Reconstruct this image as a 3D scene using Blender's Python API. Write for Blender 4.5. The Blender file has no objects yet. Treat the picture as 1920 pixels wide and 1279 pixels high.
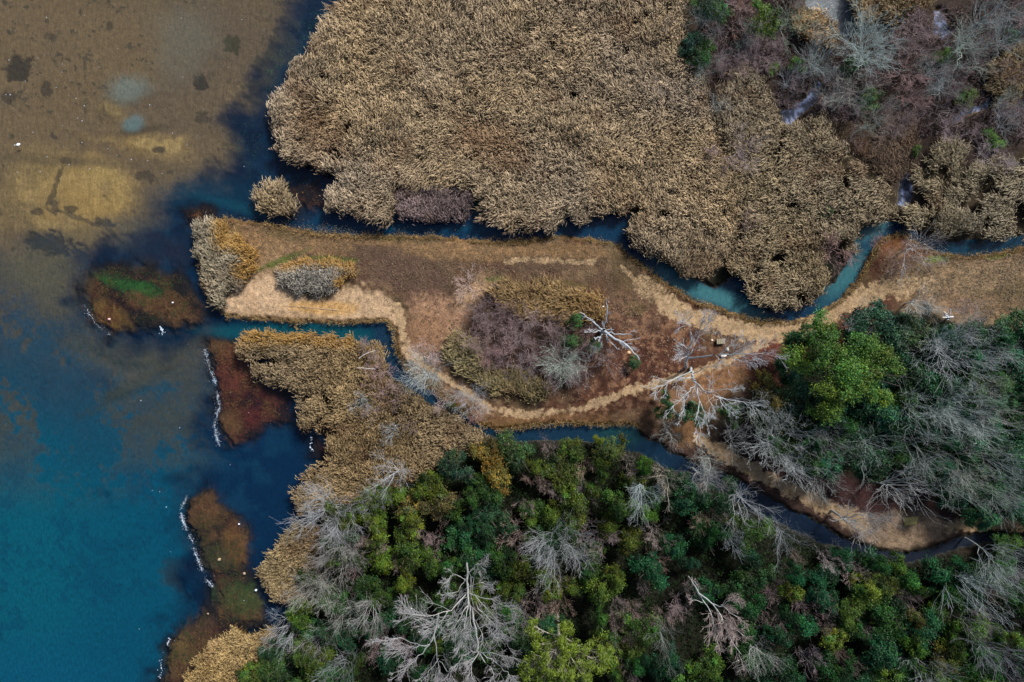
import bpy, math, random
import numpy as np
from mathutils import Vector

# ------------------------------------------------------------------ camera, sky, sun
S, H, CX, CY = 0.0625, 80.0, 960.0, 639.5          # metres per photo pixel on the ground, flying height
scene = bpy.context.scene
col_main = scene.collection
cam_d = bpy.data.cameras.new('camera'); cam = bpy.data.objects.new('camera', cam_d)
col_main.objects.link(cam)
cam.location = (0, 0, H)
cam_d.sensor_width = 36; cam_d.sensor_fit = 'HORIZONTAL'; cam_d.lens = 24; cam_d.clip_end = 3000
scene.camera = cam

SUN_EL, SUN_AZ = math.radians(44), math.radians(38)   # azimuth clockwise from the top of the picture
world = bpy.data.worlds.new('World'); scene.world = world; world.use_nodes = True
wt = world.node_tree; wt.nodes.clear()
sky = wt.nodes.new('ShaderNodeTexSky'); sky.sky_type = 'NISHITA'; sky.sun_disc = False
sky.sun_elevation = SUN_EL; sky.sun_rotation = SUN_AZ; sky.air_density = 1.0; sky.dust_density = 2.0
bg = wt.nodes.new('ShaderNodeBackground'); bg.inputs['Strength'].default_value = 0.078
wo = wt.nodes.new('ShaderNodeOutputWorld')
wt.links.new(sky.outputs[0], bg.inputs[0]); wt.links.new(bg.outputs[0], wo.inputs[0])
sun_d = bpy.data.lights.new('sun', 'SUN'); sun = bpy.data.objects.new('sun', sun_d); col_main.objects.link(sun)
sun_d.energy = 3.6; sun_d.angle = math.radians(8); sun_d.color = (1.0, 0.98, 0.95)
sv = Vector((math.cos(SUN_EL)*math.sin(SUN_AZ), math.cos(SUN_EL)*math.cos(SUN_AZ), math.sin(SUN_EL)))
sun.rotation_euler = (-sv).to_track_quat('-Z', 'Y').to_euler()
sun.location = sv*200
scene.view_settings.view_transform = 'Standard'; scene.view_settings.look = 'None'
scene.view_settings.exposure = 0.55; scene.view_settings.gamma = 1.0
scene.cycles.max_bounces = 6; scene.cycles.transparent_max_bounces = 12

# ------------------------------------------------------------------ helpers
def W(px, py, h=0.0):
    k = (H-h)/H
    return ((px-CX)*S*k, (CY-py)*S*k, h)

def _h(ix, iy, seed):
    n = (ix.astype(np.int64)*374761393 + iy.astype(np.int64)*668265263 + seed*1442695041) & 0xffffffff
    n = ((n ^ (n >> 13))*1274126177) & 0xffffffff
    n = n ^ (n >> 16)
    return (n & 0xffff)/65535.0
def vnoise(x, y, seed=0):
    ix = np.floor(x); iy = np.floor(y); fx = x-ix; fy = y-iy
    fx = fx*fx*(3-2*fx); fy = fy*fy*(3-2*fy)
    a = _h(ix, iy, seed); b = _h(ix+1, iy, seed); c = _h(ix, iy+1, seed); d = _h(ix+1, iy+1, seed)
    return (a*(1-fx)+b*fx)*(1-fy)+(c*(1-fx)+d*fx)*fy
def fbm(x, y, sc, seed=0, octv=4):
    t = 0; a = 0.5; n = 0
    x = x/sc; y = y/sc
    for o in range(octv):
        t = t+a*vnoise(x+17.3*o, y-9.1*o, seed+o*7); n += a; a *= 0.55; x = x*2.03; y = y*2.03
    return t/n
def sstep(a, b, x):
    t = np.clip((x-a)/(b-a), 0, 1); return t*t*(3-2*t)
def segd(px, py, ax, ay, bx, by):
    dx, dy = bx-ax, by-ay; L = dx*dx+dy*dy+1e-9
    t = np.clip(((px-ax)*dx+(py-ay)*dy)/L, 0, 1)
    return np.hypot(px-ax-t*dx, py-ay-t*dy)
def inside(px, py, poly):
    r = np.zeros(px.shape, bool); n = len(poly)
    for i in range(n):
        (ax, ay), (bx, by) = poly[i], poly[(i+1) % n]
        if ay == by: continue
        r ^= ((ay > py) != (by > py)) & (px < (bx-ax)*(py-ay)/(by-ay)+ax)
    return r
def sdist(px, py, poly, m=60.0):
    """signed distance in photo pixels, negative inside, exact only within m of the polygon"""
    out = np.full(px.shape, m)
    xs = [p[0] for p in poly]; ys = [p[1] for p in poly]
    k = (px > min(xs)-m) & (px < max(xs)+m) & (py > min(ys)-m) & (py < max(ys)+m)
    x, y = px[k], py[k]; d = np.full(x.shape, 1e9)
    for i in range(len(poly)):
        (ax, ay), (bx, by) = poly[i], poly[(i+1) % len(poly)]
        d = np.minimum(d, segd(x, y, ax, ay, bx, by))
    d = np.where(inside(x, y, poly), -d, d); out[k] = np.minimum(d, m); return out
def ldist(px, py, line, m=60.0):
    out = np.full(px.shape, m)
    xs = [p[0] for p in line]; ys = [p[1] for p in line]
    k = (px > min(xs)-m) & (px < max(xs)+m) & (py > min(ys)-m) & (py < max(ys)+m)
    x, y = px[k], py[k]; d = np.full(x.shape, 1e9)
    for i in range(len(line)-1):
        d = np.minimum(d, segd(x, y, *line[i], *line[i+1]))
    out[k] = np.minimum(d, m); return out
def blob(px, py, cx, cy, rx, ry, rot=0.0, soft=0.5, nz=None, amp=0.0):
    c, s = math.cos(math.radians(rot)), math.sin(math.radians(rot))
    x = (px-cx)*c+(py-cy)*s; y = -(px-cx)*s+(py-cy)*c
    r = np.hypot(x/rx, y/ry)
    if nz is not None: r = r+(nz-0.5)*amp
    return 1-sstep(1-soft, 1+soft, r)

def mesh_np(name, verts, faces, mat=None, colors=None, parent=None, smooth=False, extra=None):
    verts = np.asarray(verts, np.float32).reshape(-1, 3); faces = np.asarray(faces, np.int32)
    me = bpy.data.meshes.new(name); m, k = faces.shape
    me.vertices.add(len(verts)); me.vertices.foreach_set('co', verts.ravel())
    me.loops.add(m*k); me.loops.foreach_set('vertex_index', faces.ravel())
    me.polygons.add(m); me.polygons.foreach_set('loop_start', np.arange(0, m*k, k, dtype=np.int32))
    if smooth: me.polygons.foreach_set('use_smooth', np.ones(m, bool))
    me.update(calc_edges=True)
    if colors is not None:
        c = np.ones((len(verts), 4), np.float32); c[:, :colors.shape[1]] = colors
        me.attributes.new('col', 'FLOAT_COLOR', 'POINT').data.foreach_set('color', c.ravel())
    for k_, v in (extra or {}).items():
        me.attributes.new(k_, 'FLOAT', 'POINT').data.foreach_set('value', np.asarray(v, np.float32).ravel())
    o = bpy.data.objects.new(name, me); col_main.objects.link(o)
    if mat: me.materials.append(mat)
    if parent: o.parent = parent
    return o
def tag(o, label=None, cat=None, group=None, kind=None):
    if label: o['label'] = label
    if cat: o['category'] = cat
    if group: o['group'] = group
    if kind: o['kind'] = kind
    return o
def empty(name, loc, rz=0.0):
    o = bpy.data.objects.new(name, None); col_main.objects.link(o)
    o.location = loc; o.rotation_euler = (0, 0, rz); o.empty_display_size = 0.5; return o

# ------------------------------------------------------------------ materials
def new_mat(name):
    m = bpy.data.materials.new(name); m.use_nodes = True; nt = m.node_tree
    return m, nt, nt.nodes, nt.links, nt.nodes['Principled BSDF']
def attr_mat(name, rough=0.8, objcol=False, nscale=None, nlo=0.7, nhi=1.3, spec=0.2, transl=0.0):
    m, nt, N, L, P = new_mat(name)
    P.inputs['Roughness'].default_value = rough; P.inputs['Specular IOR Level'].default_value = spec
    a = N.new('ShaderNodeAttribute'); a.attribute_name = 'col'; out = a.outputs['Color']
    if objcol:
        oi = N.new('ShaderNodeObjectInfo'); mx = N.new('ShaderNodeMixRGB'); mx.blend_type = 'MULTIPLY'; mx.inputs[0].default_value = 1
        L.new(out, mx.inputs[1]); L.new(oi.outputs['Color'], mx.inputs[2]); out = mx.outputs[0]
    if nscale:
        tc = N.new('ShaderNodeTexCoord'); nz = N.new('ShaderNodeTexNoise'); nz.inputs['Scale'].default_value = nscale; nz.inputs['Detail'].default_value = 4
        mr = N.new('ShaderNodeMapRange'); mr.inputs['From Min'].default_value = 0.3; mr.inputs['From Max'].default_value = 0.7
        mr.inputs['To Min'].default_value = nlo; mr.inputs['To Max'].default_value = nhi
        L.new(tc.outputs['Object'], nz.inputs['Vector']); L.new(nz.outputs[0], mr.inputs[0])
        m2 = N.new('ShaderNodeMixRGB'); m2.blend_type = 'MULTIPLY'; m2.inputs[0].default_value = 1
        L.new(out, m2.inputs[1]); L.new(mr.outputs[0], m2.inputs[2]); out = m2.outputs[0]
    L.new(out, P.inputs['Base Color'])
    if transl:
        tb = N.new('ShaderNodeBsdfTranslucent'); L.new(out, tb.inputs[0]); ms = N.new('ShaderNodeMixShader'); ms.inputs[0].default_value = transl
        L.new(P.outputs[0], ms.inputs[1]); L.new(tb.outputs[0], ms.inputs[2]); L.new(ms.outputs[0], N['Material Output'].inputs[0])
    return m
def flat_mat(name, c, rough=0.7, nscale=6.0, var=0.25, bump=0.2):
    m, nt, N, L, P = new_mat(name)
    P.inputs['Roughness'].default_value = rough
    tc = N.new('ShaderNodeTexCoord'); nz = N.new('ShaderNodeTexNoise'); nz.inputs['Scale'].default_value = nscale; nz.inputs['Detail'].default_value = 5
    L.new(tc.outputs['Object'], nz.inputs['Vector'])
    cr = N.new('ShaderNodeValToRGB'); cr.color_ramp.elements[0].position = 0.3; cr.color_ramp.elements[1].position = 0.7
    cr.color_ramp.elements[0].color = (*[v*(1-var) for v in c], 1); cr.color_ramp.elements[1].color = (*[min(1, v*(1+var)) for v in c], 1)
    L.new(nz.outputs[0], cr.inputs[0]); L.new(cr.outputs[0], P.inputs['Base Color'])
    b = N.new('ShaderNodeBump'); b.inputs['Strength'].default_value = bump; L.new(nz.outputs[0], b.inputs['Height']); L.new(b.outputs[0], P.inputs['Normal'])
    return m
M_reed = attr_mat('dry_reed', 0.75, transl=0.15)
M_leaf = attr_mat('evergreen_leaf', 0.55, objcol=True, spec=0.3, transl=0.12)
M_bark = attr_mat('bark', 0.85, objcol=True, nscale=5.0, nlo=0.75, nhi=1.2, spec=0.1)
M_twig = attr_mat('twig', 0.85, objcol=True, spec=0.1)
M_weed = attr_mat('water_weed', 0.8, spec=0.1)
M_foam = flat_mat('foam', (0.55, 0.63, 0.74), 0.5, 8, 0.2)

# ------------------------------------------------------------------ layout, in photo pixels
LAKE = [(-4000,-3000),(700,-3000),(690,-40),(640,60),(590,140),(565,200),(560,250),(600,300),(660,330),(690,380),(690,425),(640,436),(600,436),(560,430),(500,418),
        (430,408),(395,410),(370,424),(371,480),(385,540),(405,580),(430,598),(500,602),(560,606),(640,608),(716,604),(738,620),(738,648),(712,642),(640,650),(520,650),
        (500,690),(560,740),(590,800),(640,850),(620,890),(590,960),(600,1010),(560,1080),(545,1150),(530,1190),(470,1220),(420,1260),(380,1330),(300,1700),(300,3000),(-4000,3000)]
NCH = [(560,425),(640,380),(700,385),(780,410),(880,400),(895,365),(915,380),(930,410),(1010,425),(1050,400),(1100,390),(1190,392),(1205,440),(1245,490),(1300,522),(1340,545),(1385,515),
       (1405,505),(1420,550),(1470,570),(1530,560),(1570,520),(1596,480),(1605,440),(1640,412),(1690,416),(1730,442),(1790,452),(1860,446),(2100,420),
       (2100,445),(1930,458),(1870,472),(1810,480),(1760,476),(1720,455),(1685,434),(1647,450),(1622,492),(1603,527),(1572,562),(1522,592),(1472,602),(1420,599),(1360,581),(1300,561),
       (1250,531),(1210,501),(1180,476),(1150,453),(1100,446),(1040,441),(980,451),(930,453),(850,444),(760,441),(680,443),(600,438)]
SCH = [(705,606),(726,606),(738,625),(742,660),(762,692),(802,727),(852,762),(892,792),(932,809),(990,801),(1060,795),(1130,800),(1185,796),(1205,820),(1262,852),(1332,878),(1402,912),
       (1472,950),(1540,985),(1590,1012),(1640,1030),(1700,1040),(1760,1024),(1810,1005),(1880,1000),(1890,1016),(1810,1022),(1765,1040),(1700,1054),(1640,1046),(1585,1030),(1530,1014),
       (1460,982),(1392,945),(1322,908),(1250,880),(1205,850),(1150,832),(1060,824),(960,828),(900,812),(850,782),(790,747),(735,707),(714,670),(704,642)]
POND = [(1500,-60),(1610,-60),(1602,0),(1600,50),(1590,85),(1575,60),(1545,30),(1510,10)]
PUDS = [[(1752,22),(1764,20),(1778,50),(1790,58),(1770,78),(1748,62)], [(1462,205),(1480,205),(1510,180),(1530,150),(1545,155),(1530,195),(1505,215),(1480,235),(1465,225)],
        [(1845,150),(1858,160),(1862,190),(1850,205),(1810,215),(1790,240),(1780,232),(1800,205),(1840,196)], [(1690,330),(1705,320),(1712,360),(1705,395),(1682,385)],
        [(1340,100),(1352,108),(1362,128),(1348,128)], [(1862,190),(1880,215),(1874,218),(1856,196)], [(1745,275),(1775,262),(1775,280),(1752,285)]]
WATERS = [LAKE, NCH, SCH, POND]+PUDS

PATHS = [([(1205,538),(1240,566),(1290,590),(1350,610),(1420,627),(1480,622),(1530,598),(1590,568),(1640,547),(1700,536),(1738,536)], 15),
         ([(745,575),(756,620),(765,655),(790,682),(830,706),(880,737),(920,766),(980,777),(1060,770),(1120,756),(1170,736),(1230,718),(1300,700),(1380,670),(1440,637)], 9.5),
         ([(1312,822),(1350,846),(1400,875),(1460,906),(1520,936),(1560,955),(1610,975)], 12),
         ([(1775,985),(1860,982),(1940,975)], 10), ([(950,490),(1000,487),(1060,491),(1112,493)], 6), ([(1165,500),(1205,540)], 5)]
SANDY = [(1575,985),(1610,962),(1680,958),(1740,960),(1785,978),(1785,994),(1740,1010),(1690,1028),(1650,1028),(1620,1012)]
PEN = [(368,420),(430,407),(560,429),(760,439),(930,451),(1100,444),(1180,474),(1250,529),(1360,579),(1470,600),(1522,590),(1603,525),(1647,448),(1690,432),(1760,475),(1930,456),(2100,440),
       (2100,600),(1900,600),(1800,590),(1740,560),(1640,590),(1560,620),(1490,660),(1420,680),(1330,830),(1210,800),(930,812),(850,765),(760,695),(738,640),(716,606),(430,600),(385,545)]
PALE = [(412,583),(425,552),(470,532),(505,512),(530,545),(600,560),(690,545),(730,560),(745,590),(730,606),(640,609),(500,604),(430,599)]

REEDS = {   # polygon, tufts per square metre, height, mean colour, seed
 'big': ([(655,-90),(1240,-90),(1285,10),(1300,130),(1330,160),(1345,250),(1380,330),(1395,400),(1380,450),(1350,494),(1325,520),(1285,514),(1240,488),(1203,470),(1182,438),(1192,402),
          (1130,392),(1118,412),(1095,418),(1062,400),(1052,418),(1010,432),(950,428),(908,405),(905,372),(885,352),(840,348),(745,350),(742,390),(722,420),(680,402),(612,396),(608,368),
          (640,338),(598,314),(556,300),(522,272),(504,226),(513,185),(532,162),(548,130),(575,92),(600,58),(625,15),(650,-10)]),
 'bend': ([(1340,170),(1400,122),(1440,160),(1470,240),(1500,232),(1545,215),(1570,265),(1610,300),(1650,330),(1690,372),(1680,405),(1640,415),(1610,440),(1600,470),(1555,462),(1540,500),(1560,530),
          (1530,560),(1480,582),(1430,576),(1408,545),(1415,510),(1398,524),(1378,514),(1362,494),(1385,455),(1392,400),(1378,330),(1345,250)]),
 'east': ([(1715,330),(1745,290),(1775,262),(1810,275),(1800,320),(1850,310),(1880,290),(1925,285),(2010,280),(2010,425),(1925,437),(1860,444),(1790,450),(1740,440),(1692,412),(1700,385),(1735,390),(1740,350)]),
 'pond': ([(1600,-60),(1745,-60),(1748,10),(1700,32),(1650,38),(1622,48),(1606,25)]),
 'pondw': ([(1488,8),(1508,16),(1540,28),(1576,50),(1572,78),(1540,88),(1510,72),(1494,40)]),
 'topright': ([(1850,130),(1890,95),(1925,80),(2010,70),(2010,190),(1925,190),(1885,195),(1860,165)]),
 'islet': ([(477,358),(508,338),(540,352),(556,392),(550,408),(528,406),(496,392)]),
 'tip': ([(362,425),(385,413),(416,424),(420,456),(445,445),(470,452),(480,492),(458,518),(440,545),(418,545),(424,575),(402,572),(386,525),(370,470)]),
 'oval': ([(515,515),(538,498),(600,488),(655,498),(668,518),(632,528),(626,546),(590,552),(555,548),(528,535)]),
 'south': ([(448,650),(466,628),(560,624),(655,632),(680,660),(700,645),(716,650),(722,700),(760,740),(830,772),(880,795),(912,825),(880,850),(800,878),(762,905),(730,930),(655,950),(600,955),(560,968),
           (553,925),(590,880),(620,862),(612,825),(640,800),(605,812),(566,810),(560,762),(590,742),(560,735),(530,724),(482,705),(478,686),(520,690),(530,675),(497,660),(458,680)]),
 'shore': ([(488,1070),(528,1010),(556,985),(600,1000),(608,1080),(565,1128),(512,1124),(496,1092)]),
 'corner': ([(300,1400),(345,1285),(365,1255),(398,1205),(438,1178),(452,1198),(482,1186),(512,1178),(506,1228),(472,1245),(450,1300),(420,1400)]),
 'isletn': ([(922,545),(950,530),(1000,528),(1070,540),(1128,553),(1138,600),(1085,608),(1030,592),(985,598),(950,580)]),
 'islets': ([(836,645),(860,618),(890,640),(915,690),(965,700),(1022,715),(1028,742),(1000,756),(935,738),(865,702),(838,668)]),
}
# ------------------------------------------------------------------ the ground: land and lake bed in one sheet
EXT = [-6000,-3000,-1500,-800,-450,-260]
ua = np.array(EXT+list(range(-150, 2071, 2))+[2190,2400,2750,3500,5000,8000], float)
va = np.array(EXT+list(range(-150, 1431, 2))+[1540,1750,2100,2800,4300,7300], float)
U, V = np.meshgrid(ua, va)
n1 = fbm(U, V, 90, 3); n2 = fbm(U, V, 28, 11); n3 = fbm(U, V, 9, 23, 3); n4 = fbm(U, V, 260, 41, 3)
wd = np.full(U.shape, 60.0)
for poly in WATERS: wd = np.minimum(wd, sdist(U, V, poly))
far_lake = (U < -150) | ((U < 300) & ((V < -150) | (V > 1430))); wd = np.where(far_lake, -60, wd)
wd = wd+(n2-0.5)*9+(n3-0.5)*7
land = sstep(-3, 4, wd)

class Paint:
    def __init__(s, base): s.c = np.empty(U.shape+(3,)); s.c[:] = base
    def lay(s, m, c): m = np.clip(m, 0, 1)[..., None]; s.c = s.c*(1-m)+np.asarray(c)*m
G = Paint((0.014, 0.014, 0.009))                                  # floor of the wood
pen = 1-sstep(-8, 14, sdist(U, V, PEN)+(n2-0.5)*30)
G.lay((1-sstep(-30, 40, sdist(U, V, [(1180,800),(1300,640),(1500,620),(1480,760),(1330,830),(1600,900),(1840,930),(1800,1010),(1600,1010),(1240,860)])+(n1-.5)*50)), (0.048, 0.027, 0.021))  # red brown litter, with tree shade along the lower trail painted in
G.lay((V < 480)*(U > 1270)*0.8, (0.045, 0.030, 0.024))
G.lay(pen, (0.125, 0.089, 0.058))
G.lay(pen*sstep(0.47, 0.60, n2)*0.6, (0.225, 0.17, 0.11))
G.lay(pen*sstep(0.48, 0.6, n1)*0.55, (0.115, 0.080, 0.058))
G.lay(pen*sstep(.50, .62, n3)*.6, (0.075, 0.048, 0.034)); n7 = fbm(U, V, 45, 93, 4); G.lay(pen*sstep(.55, .68, n7)*.55, (0.075, 0.066, 0.030)); G.lay(pen*sstep(.45, .32, n7)*.5, (0.10, 0.052, 0.034))
def B(cx, cy, rx, ry, rot, c, k=1.0, soft=.5, amp=1.1):
    G.lay(blob(U, V, cx, cy, rx, ry, rot, .34, .3*n1+.35*n2+.35*n3, 2.0)*k, c)
OL, GR, RED, MAUVE, TAN, PALEC = (0.115,0.10,0.045), (0.085,0.125,0.03), (0.095,0.046,0.032), (0.105,0.070,0.058), (0.27,0.185,0.10), (0.42,0.31,0.20)
for a in [(1230,640,120,90,20,RED,.85),(1160,705,90,60,-20,RED,.8),(1270,690,80,60,0,RED,.7),(1110,760,120,22,-12,RED,.6),(1480,660,90,40,-20,(0.13,0.045,0.03),.9),(1680,485,70,30,-25,RED,.9),
          (1650,450,30,26,0,(0.16,0.075,0.03),.8),(1600,590,90,20,-22,(0.09,0.04,0.03),.8),(1600,930,100,35,15,(0.05,0.024,0.022),.9),(1040,790,140,18,-2,(0.16,0.10,0.05),.7),  # dark red litter above the lower trail includes painted tree shade
          (760,500,90,42,8,MAUVE,.9),(690,475,60,22,5,MAUVE,.6),(810,545,60,40,30,MAUVE,.8),(1010,500,90,14,0,MAUVE,.5),(1190,585,60,40,20,(0.15,0.10,0.07),.8),
          (870,470,130,22,0,TAN,.8),(1030,470,130,14,3,(0.25,0.17,0.09),.7),(560,455,90,20,8,TAN,.7),(490,500,60,30,-25,(0.30,0.23,0.145),.8),(830,600,60,50,20,(0.30,0.20,0.135),.9),
          (890,545,42,22,-35,PALEC,.9),(800,625,40,40,0,(0.25,0.16,0.10),.8),(1290,800,40,30,0,(0.2,0.12,0.06),.7),(1330,720,60,32,-20,(0.24,0.145,0.08),.9),(1270,745,40,16,0,(0.21,0.135,0.08),.8),
          (1840,545,160,62,8,(0.235,0.175,0.11),.95),(1790,520,70,26,0,(0.27,0.21,0.13),.7),(1870,535,80,26,10,(0.14,0.115,0.06),.85),(1760,560,60,20,25,(0.25,0.18,0.12),.8),
          (470,465,60,40,20,TAN,.85),(700,453,130,9,4,TAN,.8),(870,464,130,10,3,TAN,.8),(1840,520,70,26,-6,(.30,.235,.155),.7),(440,440,22,18,0,OL,.5),(540,440,40,10,8,OL,.6),(525,492,60,7,-22,GR,.9),(620,486,50,5,4,GR,.8),(455,540,40,9,-30,OL,.7),(720,446,60,6,2,GR,.55),(930,525,24,7,0,GR,.9),
          (1060,532,45,7,5,OL,.9),(1150,455,40,8,10,OL,.6),(1760,485,32,7,-8,(0.13,0.20,0.03),.9),(1865,480,24,5,-10,(0.12,0.18,0.03),.9),(1450,605,70,7,0,OL,.9),(1560,585,40,8,-40,OL,.9),
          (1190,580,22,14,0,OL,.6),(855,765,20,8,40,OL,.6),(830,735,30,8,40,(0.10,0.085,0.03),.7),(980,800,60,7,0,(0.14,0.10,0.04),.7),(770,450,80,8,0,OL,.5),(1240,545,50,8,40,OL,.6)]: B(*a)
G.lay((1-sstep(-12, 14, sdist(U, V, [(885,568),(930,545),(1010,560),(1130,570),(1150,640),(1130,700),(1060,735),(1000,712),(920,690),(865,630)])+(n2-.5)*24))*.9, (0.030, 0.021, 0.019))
pale = 1-sstep(-10, 12, sdist(U, V, PALE)+(n2-0.5)*60+(n3-.5)*34)
G.lay(pale*0.95, (0.44, 0.34, 0.225)); G.lay(pale*sstep(0.5, 0.66, n2)*0.6, (0.33, 0.235, 0.14)); G.lay(pale*sstep(0.5, 0.62, n1)*0.5, (0.50, 0.385, 0.26))
B(600, 578, 60, 12, 2, (0.44,0.28,0.10), .7); B(520, 590, 80, 10, 4, (0.33,0.25,0.16), .6)
sandy = 1-sstep(-8, 10, sdist(U, V, SANDY)+(n2-.5)*30+(n3-.5)*16)
G.lay(sandy*.95, (0.235, 0.165, 0.105)); G.lay(sandy*sstep(.52, .62, n3)*.6, (0.12,0.08,0.055))
fringe = sstep(-2, 2, wd)*(1-sstep(3, 12, wd))*pen
G.lay(fringe*0.7, (0.17, 0.105, 0.042))
G.lay((1-sstep(-4, 10, wd))*(1-pen), (0.018, 0.017, 0.014))
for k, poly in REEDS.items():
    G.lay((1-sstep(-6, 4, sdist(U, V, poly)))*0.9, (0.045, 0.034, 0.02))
path = np.zeros(U.shape)
for pi, (line, w) in enumerate(PATHS):
    path = np.maximum(path, np.clip((1.22 if pi in (0, 2, 3) else 1.0)-ldist(U, V, line)/(2.0*w), 0, 1.2))
path = np.maximum(path, 0)*(land > .5)
# ---- lake bed
bed = Paint((0.240, 0.165, 0.095)); DEP = np.full(U.shape, 0.55)
def bedlay(m, c, depth=None):
    global DEP
    bed.lay(m, c)
    if depth is not None: DEP = DEP*(1-np.clip(m, 0, 1))+depth*np.clip(m, 0, 1)
bedlay(sstep(.45, .65, n1)*.5, (0.19, 0.125, 0.07)); bedlay(sstep(.5, .62, n4)*.5, (0.30, 0.20, 0.105)); bedlay(sstep(.62, .70, n3)*sstep(.45, .6, n2)*.75, (0.05, 0.05, 0.045))
NB = 0.6*n2+0.4*n1
NF = .35*n2+.65*n3
def LB(cx, cy, rx, ry, rot, c, k, depth=None, soft=.5, amp=1.2):
    dk = c[0] < .1
    bedlay(blob(U, V, cx, cy, rx, ry, rot, .22 if dk else soft, NF if dk else NB, 2.3 if dk else 1.3)*k, c, depth)
# deep part, teal
dx = sstep(0.0, 1.0, (V-560-0.30*(U-100)*0+ (n1-.5)*160 - np.clip(300-U, -200, 300)*0.10)/330)
bedlay(dx, (0.06, 0.08, 0.07), 3.2)
GOLD = (0.66, 0.42, 0.13)
for a in [(150,375,95,75,15,GOLD,.85,.22),(60,350,90,60,-30,(0.42,0.29,0.12),.6,.3),(190,345,50,35,30,(0.58,0.40,0.15),.8,.2),(285,268,70,26,8,GOLD,.85,.22),(205,205,30,18,30,(0.40,0.28,0.12),.7,.3),(320,290,50,20,10,(0.42,0.29,0.13),.6,.3),
          (160,450,110,30,-15,(0.36,0.25,0.11),.7,.35),(70,505,60,40,0,(0.28,0.22,0.12),.7,.5),(120,560,40,30,0,(0.25,0.19,0.11),.6,.5),(220,660,70,22,15,(0.20,0.16,0.10),.7,.7),(280,695,90,14,-32,(0.17,0.145,0.095),.6,.9),
          (340,215,120,90,-30,(0.20,0.140,0.095),.7,.4),(420,60,90,80,0,(0.19,0.135,0.095),.7,.5)]: LB(*a)
for bp, gc in (([(20,352),(70,330),(105,316),(142,320),(175,335),(214,376),(192,398),(160,402),(118,445),(60,425),(30,390)], .55), ([(150,258),(235,252),(290,250),(348,247),(352,286),(320,302),(270,288),(215,272)], .75), ([(190,195),(215,192),(228,205),(232,222),(205,222)], .35)):
    e = sdist(U, V, bp)+(n1-.5)*50+(n2-.5)*40+(n3-.5)*12; bedlay((1-sstep(-30, 14, e))*gc*.8, (0.54, 0.35, 0.13), .25); bedlay((1-sstep(0, 14, np.abs(e+12)))*gc*sstep(.42, .62, n4)*.8, (0.72, 0.50, 0.21))
bedlay(blob(U, V, 270, 240, 60, 8, -6, .7, n2, .8)*.8, (0.10, 0.075, 0.05)); bedlay(blob(U, V, 110, 300, 120, 9, 4, .8, n2, .8)*.6, (0.13, 0.095, 0.06))
DK = (0.022, 0.022, 0.024)
for a in [(500,130,30,60,25,(0.014,0.04,0.014),.7),(560,60,40,50,40,(0.014,0.04,0.016),.7),(460,260,40,40,0,(0.02,0.035,0.014),.5),(30,125,26,24,0,DK,.9,.7),(372,153,12,16,0,DK,.95,.6),(432,80,14,16,0,(0.02,0.035,0.015),.8,.6),(298,280,14,7,0,DK,.8),(375,218,14,10,0,DK,.6),(100,350,6,45,20,(0.09,0.07,0.04),.8),(100,385,9,12,0,DK,.7),(130,390,12,8,20,DK,.7),(65,395,12,7,0,DK,.7),(150,410,40,5,20,DK,.6),
          (90,460,36,22,0,(0.03,0.02,0.018),.95,.9),(60,455,18,16,0,DK,.8,1),(10,180,16,12,0,DK,.6),(80,165,10,14,0,DK,.7),(90,65,14,8,0,DK,.5),(200,45,8,8,0,DK,.6),(118,300,12,8,0,DK,.5),(270,328,16,10,0,DK,.6),(190,415,20,6,10,DK,.7)]: LB(*a)
# blue-dark weedy basin along the reeds and the channel mouth
basin = [(585,-60),(535,10),(487,110),(472,195),(430,235),(420,300),(350,310),(300,330),(285,380),(240,440),(170,470),(130,470),(150,510),(140,590),(180,650),(300,660),(380,630),(380,820),(430,880),(330,900),(320,1000),(350,1120),(300,1200),(280,1500),(560,1500),(720,800),(800,620),(1000,430),(700,300),(700,-60)]
bs = 1-sstep(-34, 30, sdist(U, V, basin)+(n1-.5)*120+(n2-.5)*60+(n3-.5)*34)
bedlay(bs*.97, (0.016, 0.020, 0.024), 1.25); bedlay(bs*sstep(.56, .7, n2)*.5, (0.07, 0.05, 0.035))
LB(430,440,60,20,0,(0.03,0.02,0.015),.6)
LB(285,470,60,34,10,(0.12,0.09,0.075),.8,.6)
WR, WB, WG = (0.13,0.035,0.02), (0.15,0.075,0.03), (0.03,0.10,0.02)
WM1 = [(150,545),(165,510),(215,495),(290,500),(340,520),(385,570),(380,600),(330,610),(260,610),(210,628),(170,595)]
WM2 = [(385,632),(440,628),(470,660),(480,700),(500,720),(540,740),(545,790),(500,800),(470,830),(430,838),(410,800),(405,720)]
WM3 = [(342,938),(380,918),(440,950),(466,1000),(458,1070),(500,1130),(500,1172),(440,1185),(405,1215),(370,1270),(350,1340),(296,1340),(300,1240),(330,1180),(400,1130),(395,1090),(372,1040),(352,985)]
WM4 = [(345,395),(380,388),(405,402),(372,418),(352,420)]
WM5 = [(540,350),(600,335),(610,390),(580,395),(555,388)]
WM6 = [(580,820),(600,815),(615,850),(604,864),(588,850)]
WM7 = [(30,1272),(48,1266),(72,1280),(70,1300),(25,1300)]
for wm, c in ((WM1,(0.085,0.05,0.022)),(WM2,(0.085,0.03,0.018)),(WM3,(0.085,0.048,0.024)),(WM4,(0.11,0.045,0.015)),(WM5,(0.07,0.03,0.018)),(WM6,(0.06,0.02,0.015)),(WM7,(0.01,0.03,0.01))):
    m = 1-sstep(-22, 8, sdist(U, V, wm)-9+(n2-.5)*40+(n3-.5)*24); bedlay(m*.85, c, .16); bedlay(m*sstep(.5, .62, n2)*.8, (c[0]*2.3, c[1]*2.2, c[2]*1.8)); bedlay(m*sstep(.5, .4, n2)*.7, (.015, .016, .018))
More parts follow.
